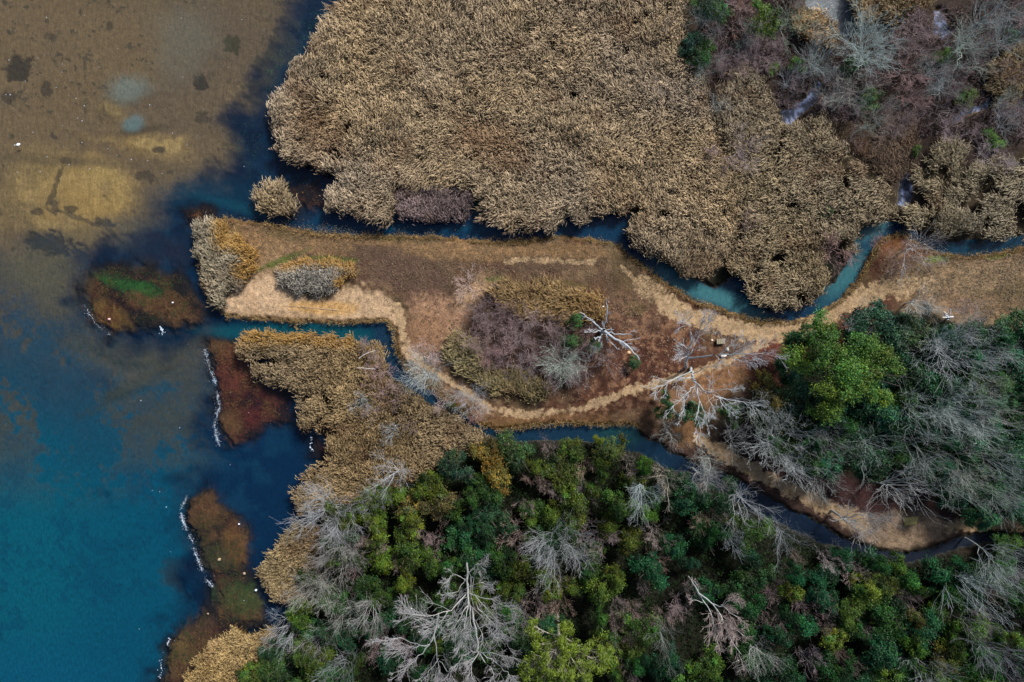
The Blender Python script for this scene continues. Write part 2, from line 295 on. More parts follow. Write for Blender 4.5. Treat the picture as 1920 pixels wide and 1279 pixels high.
for a in [(200,590,36,22,30,(0.17,0.09,0.025),.8),(265,560,28,16,10,WB,.8),(320,580,40,22,20,WB,.7),(215,525,40,14,20,WG,.75),(270,540,28,12,20,WG,.8),(245,515,90,10,5,(0.03,0.015,0.012),.6),
          (430,650,40,26,10,WB,.8),(430,700,26,40,0,WR,.7),(430,800,24,30,30,WB,.8),(470,780,30,20,0,(0.09,0.02,0.015),.6),(385,960,30,34,20,WB,.7),(440,1020,26,40,0,(0.19,0.09,0.03),.7),(400,1050,30,20,0,(0.07,0.06,0.025),.7),
          (450,1125,45,30,20,(0.05,0.075,0.02),.8),(340,1230,30,50,10,(0.14,0.085,0.03),.7),(375,1180,30,22,0,(0.10,0.05,0.03),.6)]:
    bedlay(blob(U, V, *a[:5], .45, .5*n2+.5*n3, 1.7)*a[6]*(1-land), tuple(v*1.9 for v in a[5]))
# creeks and ponds
ch = np.minimum(np.minimum(sdist(U, V, NCH), sdist(U, V, SCH)), sdist(U, V, [(420,600),(716,604),(716,642),(430,640)]))
bedlay((1-sstep(-2, 8, ch)), (0.05, 0.05, 0.04), 0.9)
bedlay(1-sstep(-4, 4, sdist(U, V, POND)), (0.10,0.10,0.09), .8)
depth = DEP*sstep(0, -16, wd)+0.06
Z = np.where(wd > 0, 0.05+0.42*sstep(0, 10, wd)+(n2-.5)*.16+(n3-.5)*.10, -depth+(n3-.5)*.05)
Z = np.where(path > .4, Z-0.05, Z)
rm = blob(U, V, 1225, 650, 120, 110, 10, .6, n2, .8)+blob(U, V, 1140, 745, 130, 30, -14, .6, n2, .8)
COLG = np.clip(rm, 0, 1)*land*(path < .4)
G.lay(COLG*sstep(.55, .66, n3)*.8, (0.24, 0.15, 0.095)); G.lay(COLG*sstep(.50, .38, n3)*.6, (0.045, 0.024, 0.02))
pv = np.clip(pen, 0, 1)[..., None]*np.where(pale > .3, .9, 1)[..., None]; G.c = G.c*(1-pv)+G.c*pv*np.array([.88, .76, .66])
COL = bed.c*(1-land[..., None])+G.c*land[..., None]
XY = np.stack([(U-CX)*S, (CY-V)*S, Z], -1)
ny, nx = U.shape
idx = np.arange(nx*ny).reshape(ny, nx)
F = np.stack([idx[:-1, :-1], idx[1:, :-1], idx[1:, 1:], idx[:-1, 1:]], -1).reshape(-1, 4)

def ground_material():
    m, nt, N, L, P = new_mat('ground_soil_and_grass')
    P.inputs['Roughness'].default_value = 0.95; P.inputs['Specular IOR Level'].default_value = 0.1
    tc = N.new('ShaderNodeTexCoord')
    def noise(sc, det=5, rough=.6):
        n = N.new('ShaderNodeTexNoise'); n.inputs['Scale'].default_value = sc; n.inputs['Detail'].default_value = det; n.inputs['Roughness'].default_value = rough
        L.new(tc.outputs['Object'], n.inputs['Vector']); return n.outputs[0]
    def math_(op, a, b):
        n = N.new('ShaderNodeMath'); n.operation = op
        for i, v in enumerate((a, b)):
            if isinstance(v, (int, float)): n.inputs[i].default_value = v
            else: L.new(v, n.inputs[i])
        return n.outputs[0]
    def rng(v, a, b, c, d):
        n = N.new('ShaderNodeMapRange'); L.new(v, n.inputs[0])
        for i, x in enumerate((a, b, c, d)): n.inputs[i+1].default_value = x
        return n.outputs[0]
    a = N.new('ShaderNodeAttribute'); a.attribute_name = 'col'
    pa = N.new('ShaderNodeAttribute'); pa.attribute_name = 'path'; la = N.new('ShaderNodeAttribute'); la.attribute_name = 'land'
    big, mid, fine = noise(0.55), noise(1.7, 6, .65), noise(6.0, 7, .75)
    # bare sandy soil of the trails, its edge broken by noise
    pm = math_('ADD', pa.outputs['Fac'], math_('ADD', rng(mid, .3, .7, -.34, .26), rng(big, .35, .65, -.34, .12)))
    pm = rng(pm, .38, .64, 0, .95)
    mixp = N.new('ShaderNodeMixRGB'); L.new(pm, mixp.inputs[0]); L.new(a.outputs['Color'], mixp.inputs[1]); mixp.inputs[2].default_value = (0.33, 0.225, 0.125, 1)
    v = math_('MULTIPLY', rng(fine, .28, .72, .40, 1.6), rng(mid, .3, .7, .62, 1.38))
    amt = rng(la.outputs['Fac'], 0, 1, .6, 1.0)
    mpr = N.new('ShaderNodeMapping'); mpr.inputs['Rotation'].default_value = (0, 0, math.radians(-62)); mpr.inputs['Scale'].default_value = (2.6, .5, 1); L.new(tc.outputs['Object'], mpr.inputs[0])
    rp = N.new('ShaderNodeTexNoise'); rp.inputs['Scale'].default_value = 1.5; rp.inputs['Detail'].default_value = 3; L.new(mpr.outputs[0], rp.inputs['Vector'])
    rip = math_('ADD', rng(rp.outputs[0], .3, .7, .72, 1.28), math_('MULTIPLY', la.outputs['Fac'], 0)); rip = math_('ADD', math_('MULTIPLY', rip, math_('SUBTRACT', 1.0, la.outputs['Fac'])), la.outputs['Fac'])
    v = math_('MULTIPLY', v, rip)
    v2 = math_('ADD', 1.0, math_('MULTIPLY', math_('SUBTRACT', v, 1.0), amt))
    v3 = N.new('ShaderNodeMixRGB'); v3.blend_type = 'MULTIPLY'; v3.inputs[0].default_value = 1
    L.new(mixp.outputs[0], v3.inputs[1]); L.new(v2, v3.inputs[2])
    L.new(v3.outputs[0], P.inputs['Base Color'])
    b = N.new('ShaderNodeBump'); b.inputs['Strength'].default_value = .7; b.inputs['Distance'].default_value = .12
    L.new(math_('ADD', fine, mid), b.inputs['Height']); L.new(b.outputs[0], P.inputs['Normal'])
    return m
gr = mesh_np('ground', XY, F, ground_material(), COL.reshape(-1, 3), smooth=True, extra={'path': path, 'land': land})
tag(gr, 'brown peninsula, trails, wood floor and sandy lake bed', kind='structure')

# ------------------------------------------------------------------ the water sheet
ub = np.array([-6000,-2500,-1000,-400]+list(range(-160, 2081, 4))+[2400,3500,8000], float)
vb = np.array([-6000,-2500,-1000,-400]+list(range(-160, 1441, 4))+[1800,3000,7300], float)
U2, V2 = np.meshgrid(ub, vb)
m1 = fbm(U2, V2, 90, 3); m2 = fbm(U2, V2, 28, 11); m3 = fbm(U2, V2, 9, 23, 3); m4 = fbm(U2, V2, 240, 77, 3); m5 = fbm(U2, V2, 140, 57, 4)
wc = np.empty(U2.shape+(3,)); wc[:] = (0.115, 0.095, 0.065); tb = np.full(U2.shape, 0.20)
def wl(m, c, t):
    global wc, tb
    m = np.clip(m, 0, 1); wc = wc*(1-m[..., None])+np.asarray(c)*m[..., None]; tb = tb*(1-m)+t*m
wl(sstep(.1, 1.0, (V2-290+(m5-.5)*420+(m1-.5)*200+(m2-.5)*60)/300)*.94, (0.006, 0.038, 0.070), .66)
wl(sstep(.0, 1.0, (V2-500+(m5-.5)*260+(m1-.5)*120+(300-U2)*.25)/480), (0.0015, 0.052, 0.092), .90)
wl(blob(U2, V2, 0, 1060, 210, 190, 0, .7, m4, .8)*.7, (0.002, 0.072, 0.102), .92)
wl(blob(U2, V2, 60, 1300, 160, 80, 0, .7, m4, .8)*.6, (0.002, 0.060, 0.112), .92)
wl(blob(U2, V2, 235, 165, 42, 26, -10, .6, m2, .9)*.8, (0.15, 0.20, 0.18), .6)
wl(blob(U2, V2, 250, 232, 24, 16, -20, .4, m2, .6)*.9, (0.10, 0.16, 0.16), .7)
wl(blob(U2, V2, 345, 80, 60, 70, 30, .7, m2, .8)*.6, (0.16, 0.165, 0.13), .55)
for a in [(225,660,85,34,14,.8),(285,698,110,14,-32,.8),(330,660,60,10,-38,.7),(70,505,70,40,0,.8),(120,560,50,36,0,.8),(330,1075,26,22,0,.5)]: wl(blob(U2, V2, *a[:5], .6, .5*m2+.5*m3, 2.0)*a[5], (0.035, 0.055, 0.055), .35)
mt = sstep(.47, .60, .45*m2+.55*m3+(m5-.5)*.9)*sstep(380, 480, V2)*(1-sstep(760, 980, V2))*(U2 < 420); wl(mt*.7, (0.060, 0.062, 0.048), .45)
mt = sstep(.56, .66, .6*m1+.4*m3+(m5-.5)*.5)*sstep(600, 800, V2); wl(mt*.45, (0.002, 0.034, 0.070), .9)
bs2 = 1-sstep(-48, 40, sdist(U2, V2, basin)+(m1-.5)*130+(m2-.5)*60)
wl(bs2*.95, (0.001, 0.016, 0.046), .62); wl(bs2*sstep(.45, .62, .6*m1+.4*m2)*.6, (0.003, 0.030, 0.062), .66); wl(bs2*sstep(.52, .40, m2)*.5, (0.001, 0.009, 0.028), .6)
wl(blob(U2, V2, 500, 930, 110, 160, 0, .5, m1, .5), (0.002, 0.019, 0.052), .8); wl(blob(U2, V2, 500, 930, 110, 160, 0, .5, m1, .5)*sstep(.48, .62, .5*m1+.5*m2)*.6, (0.004, 0.034, 0.070), .85)
wl(blob(U2, V2, 380, 365, 90, 24, 0, .7, m2, 1.2)*.6, (0.004, 0.035, 0.065), .7); wl(blob(U2, V2, 455, 390, 80, 9, 16, .8, m2, .9)*.7, (0.006, 0.055, 0.085), .75)
for wm in (WM1, WM2, WM3, WM4, WM5, WM6): wl((1-sstep(-22, 8, sdist(U2, V2, wm)-9+(m2-.5)*40))*.9, (0.006, 0.012, 0.022), .12)
chn = 1-sstep(-4, 10, sdist(U2, V2, NCH)); wl(chn, (0.004, 0.028, 0.062), .85)
wl(blob(U2, V2, 820, 428, 200, 5, 0, .5, m2, .6)*.6, (0.004, 0.05, 0.09), .85)
wl(chn*blob(U2, V2, 1330, 552, 110, 16, 22, .5, m2, .9), (0.040, 0.135, 0.150), .9)
wl(chn*blob(U2, V2, 1250, 505, 70, 8, 42, .6, m2, .9)*.8, (0.02, 0.085, 0.11), .9)
wl(chn*blob(U2, V2, 1585, 520, 60, 20, -50, .6, m2, .8)*.9, (0.035, 0.125, 0.140), .9)
wl(chn*blob(U2, V2, 1630, 430, 50, 16, -30, .6, m2, .8)*.9, (0.04, 0.12, 0.135), .9)
wl(chn*sstep(1700, 1780, U2), (0.006, 0.032, 0.055), .85)
wl(blob(U2, V2, 560, 625, 170, 20, 1, .3, m2, .4), (0.003, 0.052, 0.072), .88)
sch = 1-sstep(-4, 10, sdist(U2, V2, SCH)); wl(sch, (0.007, 0.028, 0.055), .85)
wl(sch*blob(U2, V2, 1165, 815, 45, 18, 0, .5, m2, .6)*.8, (0.012, 0.055, 0.06), .85)
wl(sch*sstep(1200, 1330, U2), (0.006, 0.013, 0.027), .9)
wl(sch*sstep(1560, 1620, U2)*.8, (0.018, 0.022, 0.034), .9)
wl(1-sstep(-4, 10, sdist(U2, V2, POND)), (0.105, 0.12, 0.13), .92)
for p in PUDS: wl(1-sstep(-3, 8, sdist(U2, V2, p)), (0.045, 0.055, 0.085), .8); wl((1-sstep(-3, 8, sdist(U2, V2, p)))*sstep(.5, .62, m3), (0.22, 0.26, 0.40), .92)  # bright blotches paint broken sky glints into the puddle colour
wl(blob(U2, V2, 897, 375, 12, 26, 0, .4)*.9, (0.006, 0.07, 0.018), .9)
Pw = np.stack([(U2-CX)*S, (CY-V2)*S, np.zeros(U2.shape)], -1)
ny, nx = U2.shape; idx = np.arange(nx*ny).reshape(ny, nx)
Fw = np.stack([idx[:-1, :-1], idx[1:, :-1], idx[1:, 1:], idx[:-1, 1:]], -1).reshape(-1, 4)
def water_material():
    m, nt, N, L, P = new_mat('lake_water'); N.remove(P)
    a = N.new('ShaderNodeAttribute'); a.attribute_name = 'col'; t = N.new('ShaderNodeAttribute'); t.attribute_name = 'turbid'
    tc = N.new('ShaderNodeTexCoord'); mp = N.new('ShaderNodeMapping'); mp.inputs['Rotation'].default_value = (0, 0, math.radians(-28)); mp.inputs['Scale'].default_value = (3.2, 1.1, 1)
    L.new(tc.outputs['Object'], mp.inputs[0])
    nz = N.new('ShaderNodeTexNoise'); nz.inputs['Scale'].default_value = 1.6; nz.inputs['Detail'].default_value = 5; nz.inputs['Roughness'].default_value = .65; L.new(mp.outputs[0], nz.inputs['Vector'])
    n2 = N.new('ShaderNodeTexNoise'); n2.inputs['Scale'].default_value = 2.4; n2.inputs['Detail'].default_value = 6; n2.inputs['Roughness'].default_value = .75; L.new(tc.outputs['Object'], n2.inputs['Vector'])
    mr = N.new('ShaderNodeMapRange'); mr.inputs[1].default_value = .3; mr.inputs[2].default_value = .7; mr.inputs[3].default_value = .8; mr.inputs[4].default_value = 1.2; L.new(n2.outputs[0], mr.inputs[0])
    mx = N.new('ShaderNodeMixRGB'); mx.blend_type = 'MULTIPLY'; mx.inputs[0].default_value = 1; L.new(a.outputs['Color'], mx.inputs[1]); L.new(mr.outputs[0], mx.inputs[2])
    bp = N.new('ShaderNodeBump'); bp.inputs['Strength'].default_value = .55; bp.inputs['Distance'].default_value = .06; L.new(nz.outputs[0], bp.inputs['Height'])
    tr = N.new('ShaderNodeBsdfTransparent'); tr.inputs[0].default_value = (.90, .93, .91, 1)
    df = N.new('ShaderNodeBsdfDiffuse'); mr2 = N.new('ShaderNodeMapRange'); mr2.inputs[1].default_value = .3; mr2.inputs[2].default_value = .7; mr2.inputs[3].default_value = .8; mr2.inputs[4].default_value = 1.2; L.new(nz.outputs[0], mr2.inputs[0])
    mx2 = N.new('ShaderNodeMixRGB'); mx2.blend_type = 'MULTIPLY'; mx2.inputs[0].default_value = 1; L.new(mx.outputs[0], mx2.inputs[1]); L.new(mr2.outputs[0], mx2.inputs[2]); L.new(mx2.outputs[0], df.inputs[0]); L.new(bp.outputs[0], df.inputs['Normal'])
    ms = N.new('ShaderNodeMixShader'); L.new(t.outputs['Fac'], ms.inputs[0]); L.new(tr.outputs[0], ms.inputs[1]); L.new(df.outputs[0], ms.inputs[2])
    gl = N.new('ShaderNodeBsdfGlossy'); gl.inputs['Roughness'].default_value = .12; L.new(bp.outputs[0], gl.inputs['Normal'])
    fr = N.new('ShaderNodeFresnel'); fr.inputs[0].default_value = 1.33; L.new(bp.outputs[0], fr.inputs['Normal'])
    m3 = N.new('ShaderNodeMixShader'); L.new(fr.outputs[0], m3.inputs[0]); L.new(ms.outputs[0], m3.inputs[1]); L.new(gl.outputs[0], m3.inputs[2])
    L.new(m3.outputs[0], N['Material Output'].inputs[0]); return m
wat = mesh_np('water', Pw, Fw, water_material(), wc.reshape(-1, 3), extra={'turbid': tb})
tag(wat, 'clear shallow lake water turning teal and deep blue', kind='structure')

# ------------------------------------------------------------------ blades, leaves, tubes
def scatter(poly, per_m2, rng, keep=None):
    xs = [p[0] for p in poly]; ys = [p[1] for p in poly]
    n = int((max(xs)-min(xs))*(max(ys)-min(ys))*S*S*per_m2)
    x = rng.uniform(min(xs), max(xs), n); y = rng.uniform(min(ys), max(ys), n)
    d = sdist(x, y, poly, 40)+(fbm(x, y, 14, 5, 2)-.5)*20+(vnoise(x/5, y/5, 8)-.5)*12
    k = d < 0
    if keep is not None: k &= keep(x, y)
    return x[k], y[k], d[k]
def blades(x, y, z0, rise, reach, width, nb, base, tip, rng, bias=(0, 0), stem=True, ground=0.0, jit=.22):
    """tufts of nb bent blades at metre positions; base/tip are (N,3) colours of each tuft"""
    n = len(x); M = n*nb
    T = np.repeat(np.arange(n), nb)
    ph = rng.uniform(0, 2*np.pi, M); L = reach[T]*rng.uniform(.45, 1.25, M); R = rise[T]*rng.uniform(.35, 1.1, M)
    b0, b1 = (bias[0][T], bias[1][T]) if isinstance(bias, np.ndarray) else bias; dx, dy = np.cos(ph)+b0, np.sin(ph)+b1
    q = np.hypot(dx, dy)+1e-6; ux, uy = dx/q, dy/q
    bx = x[T]+rng.normal(0, jit, M); by = y[T]+rng.normal(0, jit, M); bz = z0[T]*rng.uniform(.75, 1.05, M)
    w = width*rng.uniform(.6, 1.3, M)
    P = np.empty((M, 6, 3)); C = np.empty((M, 6, 3))
    for i, (s, zz, ww) in enumerate(((0, 0, .7), (.5, .8, 1.0), (1.0, .85, .25))):
        cx = bx+dx*L*s; cy = by+dy*L*s; cz = bz+R*zz-(L*.25 if i == 2 else 0)
        for j, sg in enumerate((-1, 1)):
            P[:, i*2+j, 0] = cx-uy*w*ww*sg; P[:, i*2+j, 1] = cy+ux*w*ww*sg; P[:, i*2+j, 2] = cz+sg*w*.35
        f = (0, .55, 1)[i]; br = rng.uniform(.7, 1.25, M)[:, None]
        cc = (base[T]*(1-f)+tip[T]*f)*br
        C[:, i*2] = cc; C[:, i*2+1] = cc
    o = np.arange(M)[:, None]*6
    Fq = np.concatenate([o+np.array([[0, 1, 3, 2]]), o+np.array([[2, 3, 5, 4]])])
    Vv, Cv = P.reshape(-1, 3), C.reshape(-1, 3)
    if stem:
        K = n*2; t = np.repeat(np.arange(n), 2); a = rng.uniform(0, np.pi, K); sx, sy = np.cos(a)*.035, np.sin(a)*.035
        px = x[t]+rng.normal(0, jit*.7, K); py = y[t]+rng.normal(0, jit*.7, K); Q = np.empty((K, 4, 3))
        top = z0[t]+rise[t]*.6; lx = rng.normal(0, .12, K); ly = rng.normal(0, .12, K)
        Q[:, 0] = np.stack([px-sx, py-sy, np.full(K, ground)], -1); Q[:, 1] = np.stack([px+sx, py+sy, np.full(K, ground)], -1)
        Q[:, 2] = np.stack([px+sx+lx, py+sy+ly, top], -1); Q[:, 3] = np.stack([px-sx+lx, py-sy+ly, top], -1)
        CQ = np.repeat(base[t][:, None, :], 4, 1)
        Fs = len(Vv)+np.arange(K)[:, None]*4+np.array([[0, 1, 2, 3]])
        Vv = np.concatenate([Vv, Q.reshape(-1, 3)]); Cv = np.concatenate([Cv, CQ.reshape(-1, 3)]); Fq = np.concatenate([Fq, Fs])
    return Vv, Fq, Cv
def leaves(c, nrm, size, colr, rng, asp=.55):
    """rhombic leaves at c (N,3) with normals nrm, size (N,), colour (N,3)"""
    n = len(c); r = rng.normal(size=(n, 3)); u = np.cross(nrm, r); u /= np.linalg.norm(u, axis=1)[:, None]+1e-9
    v = np.cross(nrm, u); s = size[:, None]
    P = np.stack([c-u*s, c+v*s*asp, c+u*s, c-v*s*asp], 1)
    return P.reshape(-1, 3), np.arange(n*4).reshape(n, 4), np.repeat(colr, 4, 0)
def tubes(items, sides=3):
    """items: list of (P (M,n,3), R (M,n), colour) -> verts, faces, colours"""
    VV, FF, CC = [], [], []; off = 0
    for P, R, c in items:
        M, n, _ = P.shape
        t = np.gradient(P, axis=1); t /= np.linalg.norm(t, axis=2)[..., None]+1e-9
        ref = np.where(np.abs(t[..., 2:3]) > .8, np.array([1., 0, 0]), np.array([0, 0, 1.]))
        u = np.cross(t, ref); u /= np.linalg.norm(u, axis=2)[..., None]+1e-9; v = np.cross(t, u)
        a = np.arange(sides)*2*np.pi/sides
        ring = P[:, :, None, :]+R[:, :, None, None]*(u[:, :, None, :]*np.cos(a)[:, None]+v[:, :, None, :]*np.sin(a)[:, None])
        VV.append(ring.reshape(-1, 3)); CC.append(np.broadcast_to(np.asarray(c, float), (M*n*sides, 3)))
        i = np.arange(M*n*sides).reshape(M, n, sides); A = i[:, :-1]; Bq = i[:, 1:]
        FF.append(off+np.stack([A, np.roll(A, -1, 2), np.roll(Bq, -1, 2), Bq], -1).reshape(-1, 4)); off += M*n*sides
    return np.concatenate(VV), np.concatenate(FF), np.concatenate(CC)
def branch(P, R, k, t0, t1, ang, lf, npts, up, rf, rng, wob=.12, taper=.45, tpow=.7):
    M, n, _ = P.shape
    t = rng.uniform(t0, t1, (M, k)); f = t*(n-1); i0 = np.minimum(f.astype(int), n-2); f = (f-i0)[..., None]
    m = np.arange(M)[:, None]
    pos = P[m, i0]*(1-f)+P[m, i0+1]*f; tan = P[m, i0+1]-P[m, i0]; tan = tan/(np.linalg.norm(tan, axis=2)[..., None]+1e-9)
    r0 = (R[m, i0]*(1-f[..., 0])+R[m, i0+1]*f[..., 0])*rf
    Lp = np.linalg.norm(np.diff(P, axis=1), axis=2).sum(1)[:, None]
    ln = Lp*lf*(1.2-tpow*t)*rng.uniform(.65, 1.25, (M, k))
    r = rng.normal(size=(M, k, 3)); r -= tan*(r*tan).sum(2)[..., None]; r /= np.linalg.norm(r, axis=2)[..., None]+1e-9
    a = (ang*rng.uniform(.6, 1.35, (M, k)))[..., None]
    d = tan*np.cos(a)+r*np.sin(a)
    s = np.linspace(0, 1, npts)[None, None, :, None]
    w = np.cumsum(rng.normal(0, 1, (M, k, npts, 3)), 2)*wob/npts; w[:, :, 0] = 0
    Q = pos[:, :, None]+ln[..., None, None]*(s*d[:, :, None]+up*s**2*np.array([0, 0, 1.])+w)
    Rq = r0[..., None]*(1-(1-taper)*s[..., 0])
    return Q.reshape(M*k, npts, 3), Rq.reshape(M*k, npts)

# ------------------------------------------------------------------ reed beds
SEAMS = [[(1185,398),(1240,404),(1300,416),(1330,440)], [(1428,470),(1418,520),(1420,555)], [(1475,235),(1460,290),(1468,340)], [(1335,170),(1338,225)], [(590,800),(620,770),(610,740)], [(745,345),(740,400)], [(1640,330),(1690,400)]]
def reed_bed(key, label, dens, hgt, base, tip, seed, nb=12, group=None, kind='stuff', name='reed_bed', cat='reeds', gold=None, width=.027, reach=.42, bias=(-.10, .10), gap=0.0):
    rng = np.random.default_rng(seed)
    x, y, d = scatter(REEDS[key], dens*1.4, rng, lambda a, b: (fbm(a, b, 30, 88, 3) > gap) & (fbm(a, b, 11, 66, 2) > (.30 if hgt > 2.1 else .15)) & (np.minimum.reduce([ldist(a, b, q, 30) for q in SEAMS])+(vnoise(a/8, b/8, 4)-.5)*8 > 5))
    nzc = fbm(x, y, 60, seed+3, 3); n2_ = fbm(x, y, 16, seed+9, 2)
    hh = hgt*rng.uniform(.8, 1.15, len(x))*(.75+.5*nzc)
    edge = np.clip(-d/12, 0, 1); hh *= .75+.25*edge
    k = (H-hh*.8)/H                                            # a plume seen over photo pixel (x, y)
    X, Y = (x-CX)*S*k, (CY-y)*S*k
    v = (.62+.76*n2_)[:, None]*rng.uniform(.6, 1.4, len(x))[:, None]; big_ = fbm(x, y, 170, seed+50, 3)[:, None]
    b = np.asarray(base)*v; t = np.asarray(tip)*v; t = t*(1+(big_-.5)*np.array([.25, .12, -.25])); wa = (fbm(x, y, 120, seed+70, 2)-.5)*5+2.2; bias = np.stack([np.cos(wa), np.sin(wa)])*.75
    if key == 'big':
        q = np.clip(blob(x, y, 925, 268, 70, 34, 20, .6, n2_, 1.2)+.8*blob(x, y, 600, 245, 60, 40, 40, .7, n2_, 1.2), 0, 1)[:, None]*.65; b = b*(1-q*.3); t = t*(1-q)+t*np.array([.62, .45, .36])*q
    if gold is not None:
        g = gold(x, y)[:, None]; b = b*(1-g)+np.array((.30, .16, .035))*g; t = t*(1-g)+np.array((.46, .285, .095))*g*rng.uniform(.7, 1.2, len(x))[:, None]  # golden tone; along edge lines it colours in the sunlit side
    if len(n2_): 
        rsh = sstep(.60, .74, fbm(x, y, 45, seed+31, 3))[:, None]*.45; b = b*(1-rsh)+np.array((.12, .06, .03))*rsh; t = t*(1-rsh)+np.array((.26, .155, .085))*rsh
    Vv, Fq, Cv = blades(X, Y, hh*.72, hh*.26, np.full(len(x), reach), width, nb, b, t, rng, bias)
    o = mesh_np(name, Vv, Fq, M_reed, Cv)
    tag(o, label, cat, group, 'stuff' if kind == 'stuff' else None); return o
STRAW_B, STRAW_T = (.085, .054, .027), (.66, .51, .325)  # brown stem base, darkened to paint in the shadow pits between blades
def near(lines, w): return lambda x, y: np.clip(np.max([1-ldist(x, y, l)/w for l in lines], 0)*1.6, 0, 1)  # edge mask where sunlight is painted into the reed colour
reed_bed('big', 'broad field of dry straw coloured reeds between lake and upper creek', 12, 2.6, (.085,.054,.027), STRAW_T, 1)
reed_bed('bend', 'dry reed bed filling the inside of the creek bend', 11, 2.6, STRAW_B, (.48,.395,.265), 2, gap=.33)
reed_bed('east', 'loose olive straw reed clumps north of the narrow dark creek', 10, 2.2, (.11,.085,.045), (.46,.385,.255), 3, gap=.47)
reed_bed('pond', 'straw reeds on the right bank of the grey pond', 11, 2.3, STRAW_B, (.46,.34,.19), 4)
reed_bed('pondw', 'golden reed clump on the left bank of the grey pond', 11, 2.3, (.17,.10,.04), (.52,.37,.20), 5, kind='thing', name='reed_clump', cat='reed clump')
reed_bed('topright', 'brownish reeds by the upper right edge beside the thin streams', 9, 2.0, (.11,.075,.035), (.34,.26,.14), 6)
reed_bed('islet', 'small lone island of pale reeds standing in the lake mouth', 13, 2.2, STRAW_B, (.52,.40,.24), 7, kind='thing', name='reed_clump', cat='reed clump')
reed_bed('tip', 'grey reed thicket with flattened side painted sunlit gold on the peninsula tip', 14, 2.2, (.12,.095,.06), (.43,.37,.26), 8, kind='thing', name='reed_clump', cat='reed clump', gold=near([[(418,420),(420,455)],[(445,455),(470,470),(475,495),(455,510)]], 26))
reed_bed('oval', 'oval mound of grey reeds with a back painted sunlit gold on the pale sand', 15, 1.8, (.13,.115,.095), (.46,.42,.35), 9, kind='thing', name='reed_clump', cat='reed clump', gold=near([[(535,500),(600,490),(660,502)],[(660,520),(635,530)]], 16), reach=.34)
reed_bed('south', 'reed bed below the lower channel with an upper edge painted sunlit gold', 13, 2.4, (.07,.045,.02), (.48,.345,.18), 10, reach=.31, gold=near([[(460,632),(560,627),(655,636)]], 26))
reed_bed('shore', 'small tongue of reeds on the lake shore below the blue bay', 14, 2.3, (.07,.05,.024), (.47,.36,.20), 11, reach=.30, kind='thing', name='reed_clump', cat='reed clump')
reed_bed('corner', 'yellowish reed bed on the bottom shore beside the brown weed', 13, 2.2, (.11,.065,.022), (.56,.40,.18), 12, reach=.34)
reed_bed('isletn', 'brown gold reed fringe along the upper side of the shrub island', 10, 2.0, (.13,.075,.03), (.38,.26,.12), 13, gold=lambda x, y: sstep(1030, 1150, x)*.5)
reed_bed('islets', 'olive reed belt along the lower side of the shrub island', 11, 2.0, (.10,.075,.03), (.36,.29,.14), 14)
REEDS['mauve'] = [(742,352),(800,346),(860,352),(886,368),(882,405),(850,416),(790,412),(745,405)]
reed_bed('mauve', 'mauve brown sedge patch between straw reeds above the creek', 12, 1.9, (.08,.055,.055), (.27,.20,.185), 15, kind='thing', name='sedge_patch', cat='sedge', reach=.36)
REEDS['marsh'] = [(1560,240),(1600,215),(1660,210),(1720,225),(1715,300),(1690,335),(1660,345),(1620,300),(1580,275)]
reed_bed('marsh', 'matted brown sedge with grey hummocks in the marsh', 9, 1.2, (.06,.035,.022), (.20,.14,.09), 16, name='marsh_sedge', cat='sedge', reach=.5)
REEDS['marshtop'] = [(1285,-40),(1490,-40),(1500,80),(1600,90),(1720,40),(2010,-40),(2010,270),(1760,255),(1560,235),(1470,230),(1440,150),(1340,150)]
def dry(x, y):
    r = np.full(x.shape, True)
    for p in [POND]+PUDS: r &= sdist(x, y, p, 20) > 2
    return r
def ground_tufts(name, poly, dens, hgt, base, tip, seed, label, cat, reach=.4, nb=8, keep=None, width=.03, jitter=.3):
    rng = np.random.default_rng(seed); x, y, d = scatter(poly, dens, rng, keep)
    X, Y = (x-CX)*S, (CY-y)*S; nn = fbm(x, y, 30, seed, 3)
    v = (.5+nn)[:, None]*rng.uniform(.6, 1.4, (len(x), 1))
    c = np.asarray(base)*v; t = np.asarray(tip)*v
    hh = hgt*rng.uniform(.5, 1.2, len(x))*(.5+nn)
    Vv, Fq, Cv = blades(X, Y, np.full(len(x), .15), hh, np.full(len(x), reach), width, nb, c, t, rng, stem=False, jit=jitter)
    Vv[:, 2] += .35
    return tag(mesh_np(name, Vv, Fq, M_reed, Cv), label, cat, None, 'stuff')
ground_tufts('marsh_grass', REEDS['marshtop'], 8, .8, (.045,.03,.028), (.13,.095,.085), 21, 'low mauve brown marsh growth under the bare shrubs at the top right', 'marsh grass', keep=dry)
def offpath(x, y):
    r = np.ones(x.shape, bool)
    for l, w in PATHS: r &= ldist(x, y, l) > w*1.2
    for p in WATERS: r &= sdist(x, y, p, 20) > 3
    return r & (sdist(x, y, SANDY, 20) > 6) & (np.hypot(x-1768, y-588) > 52)
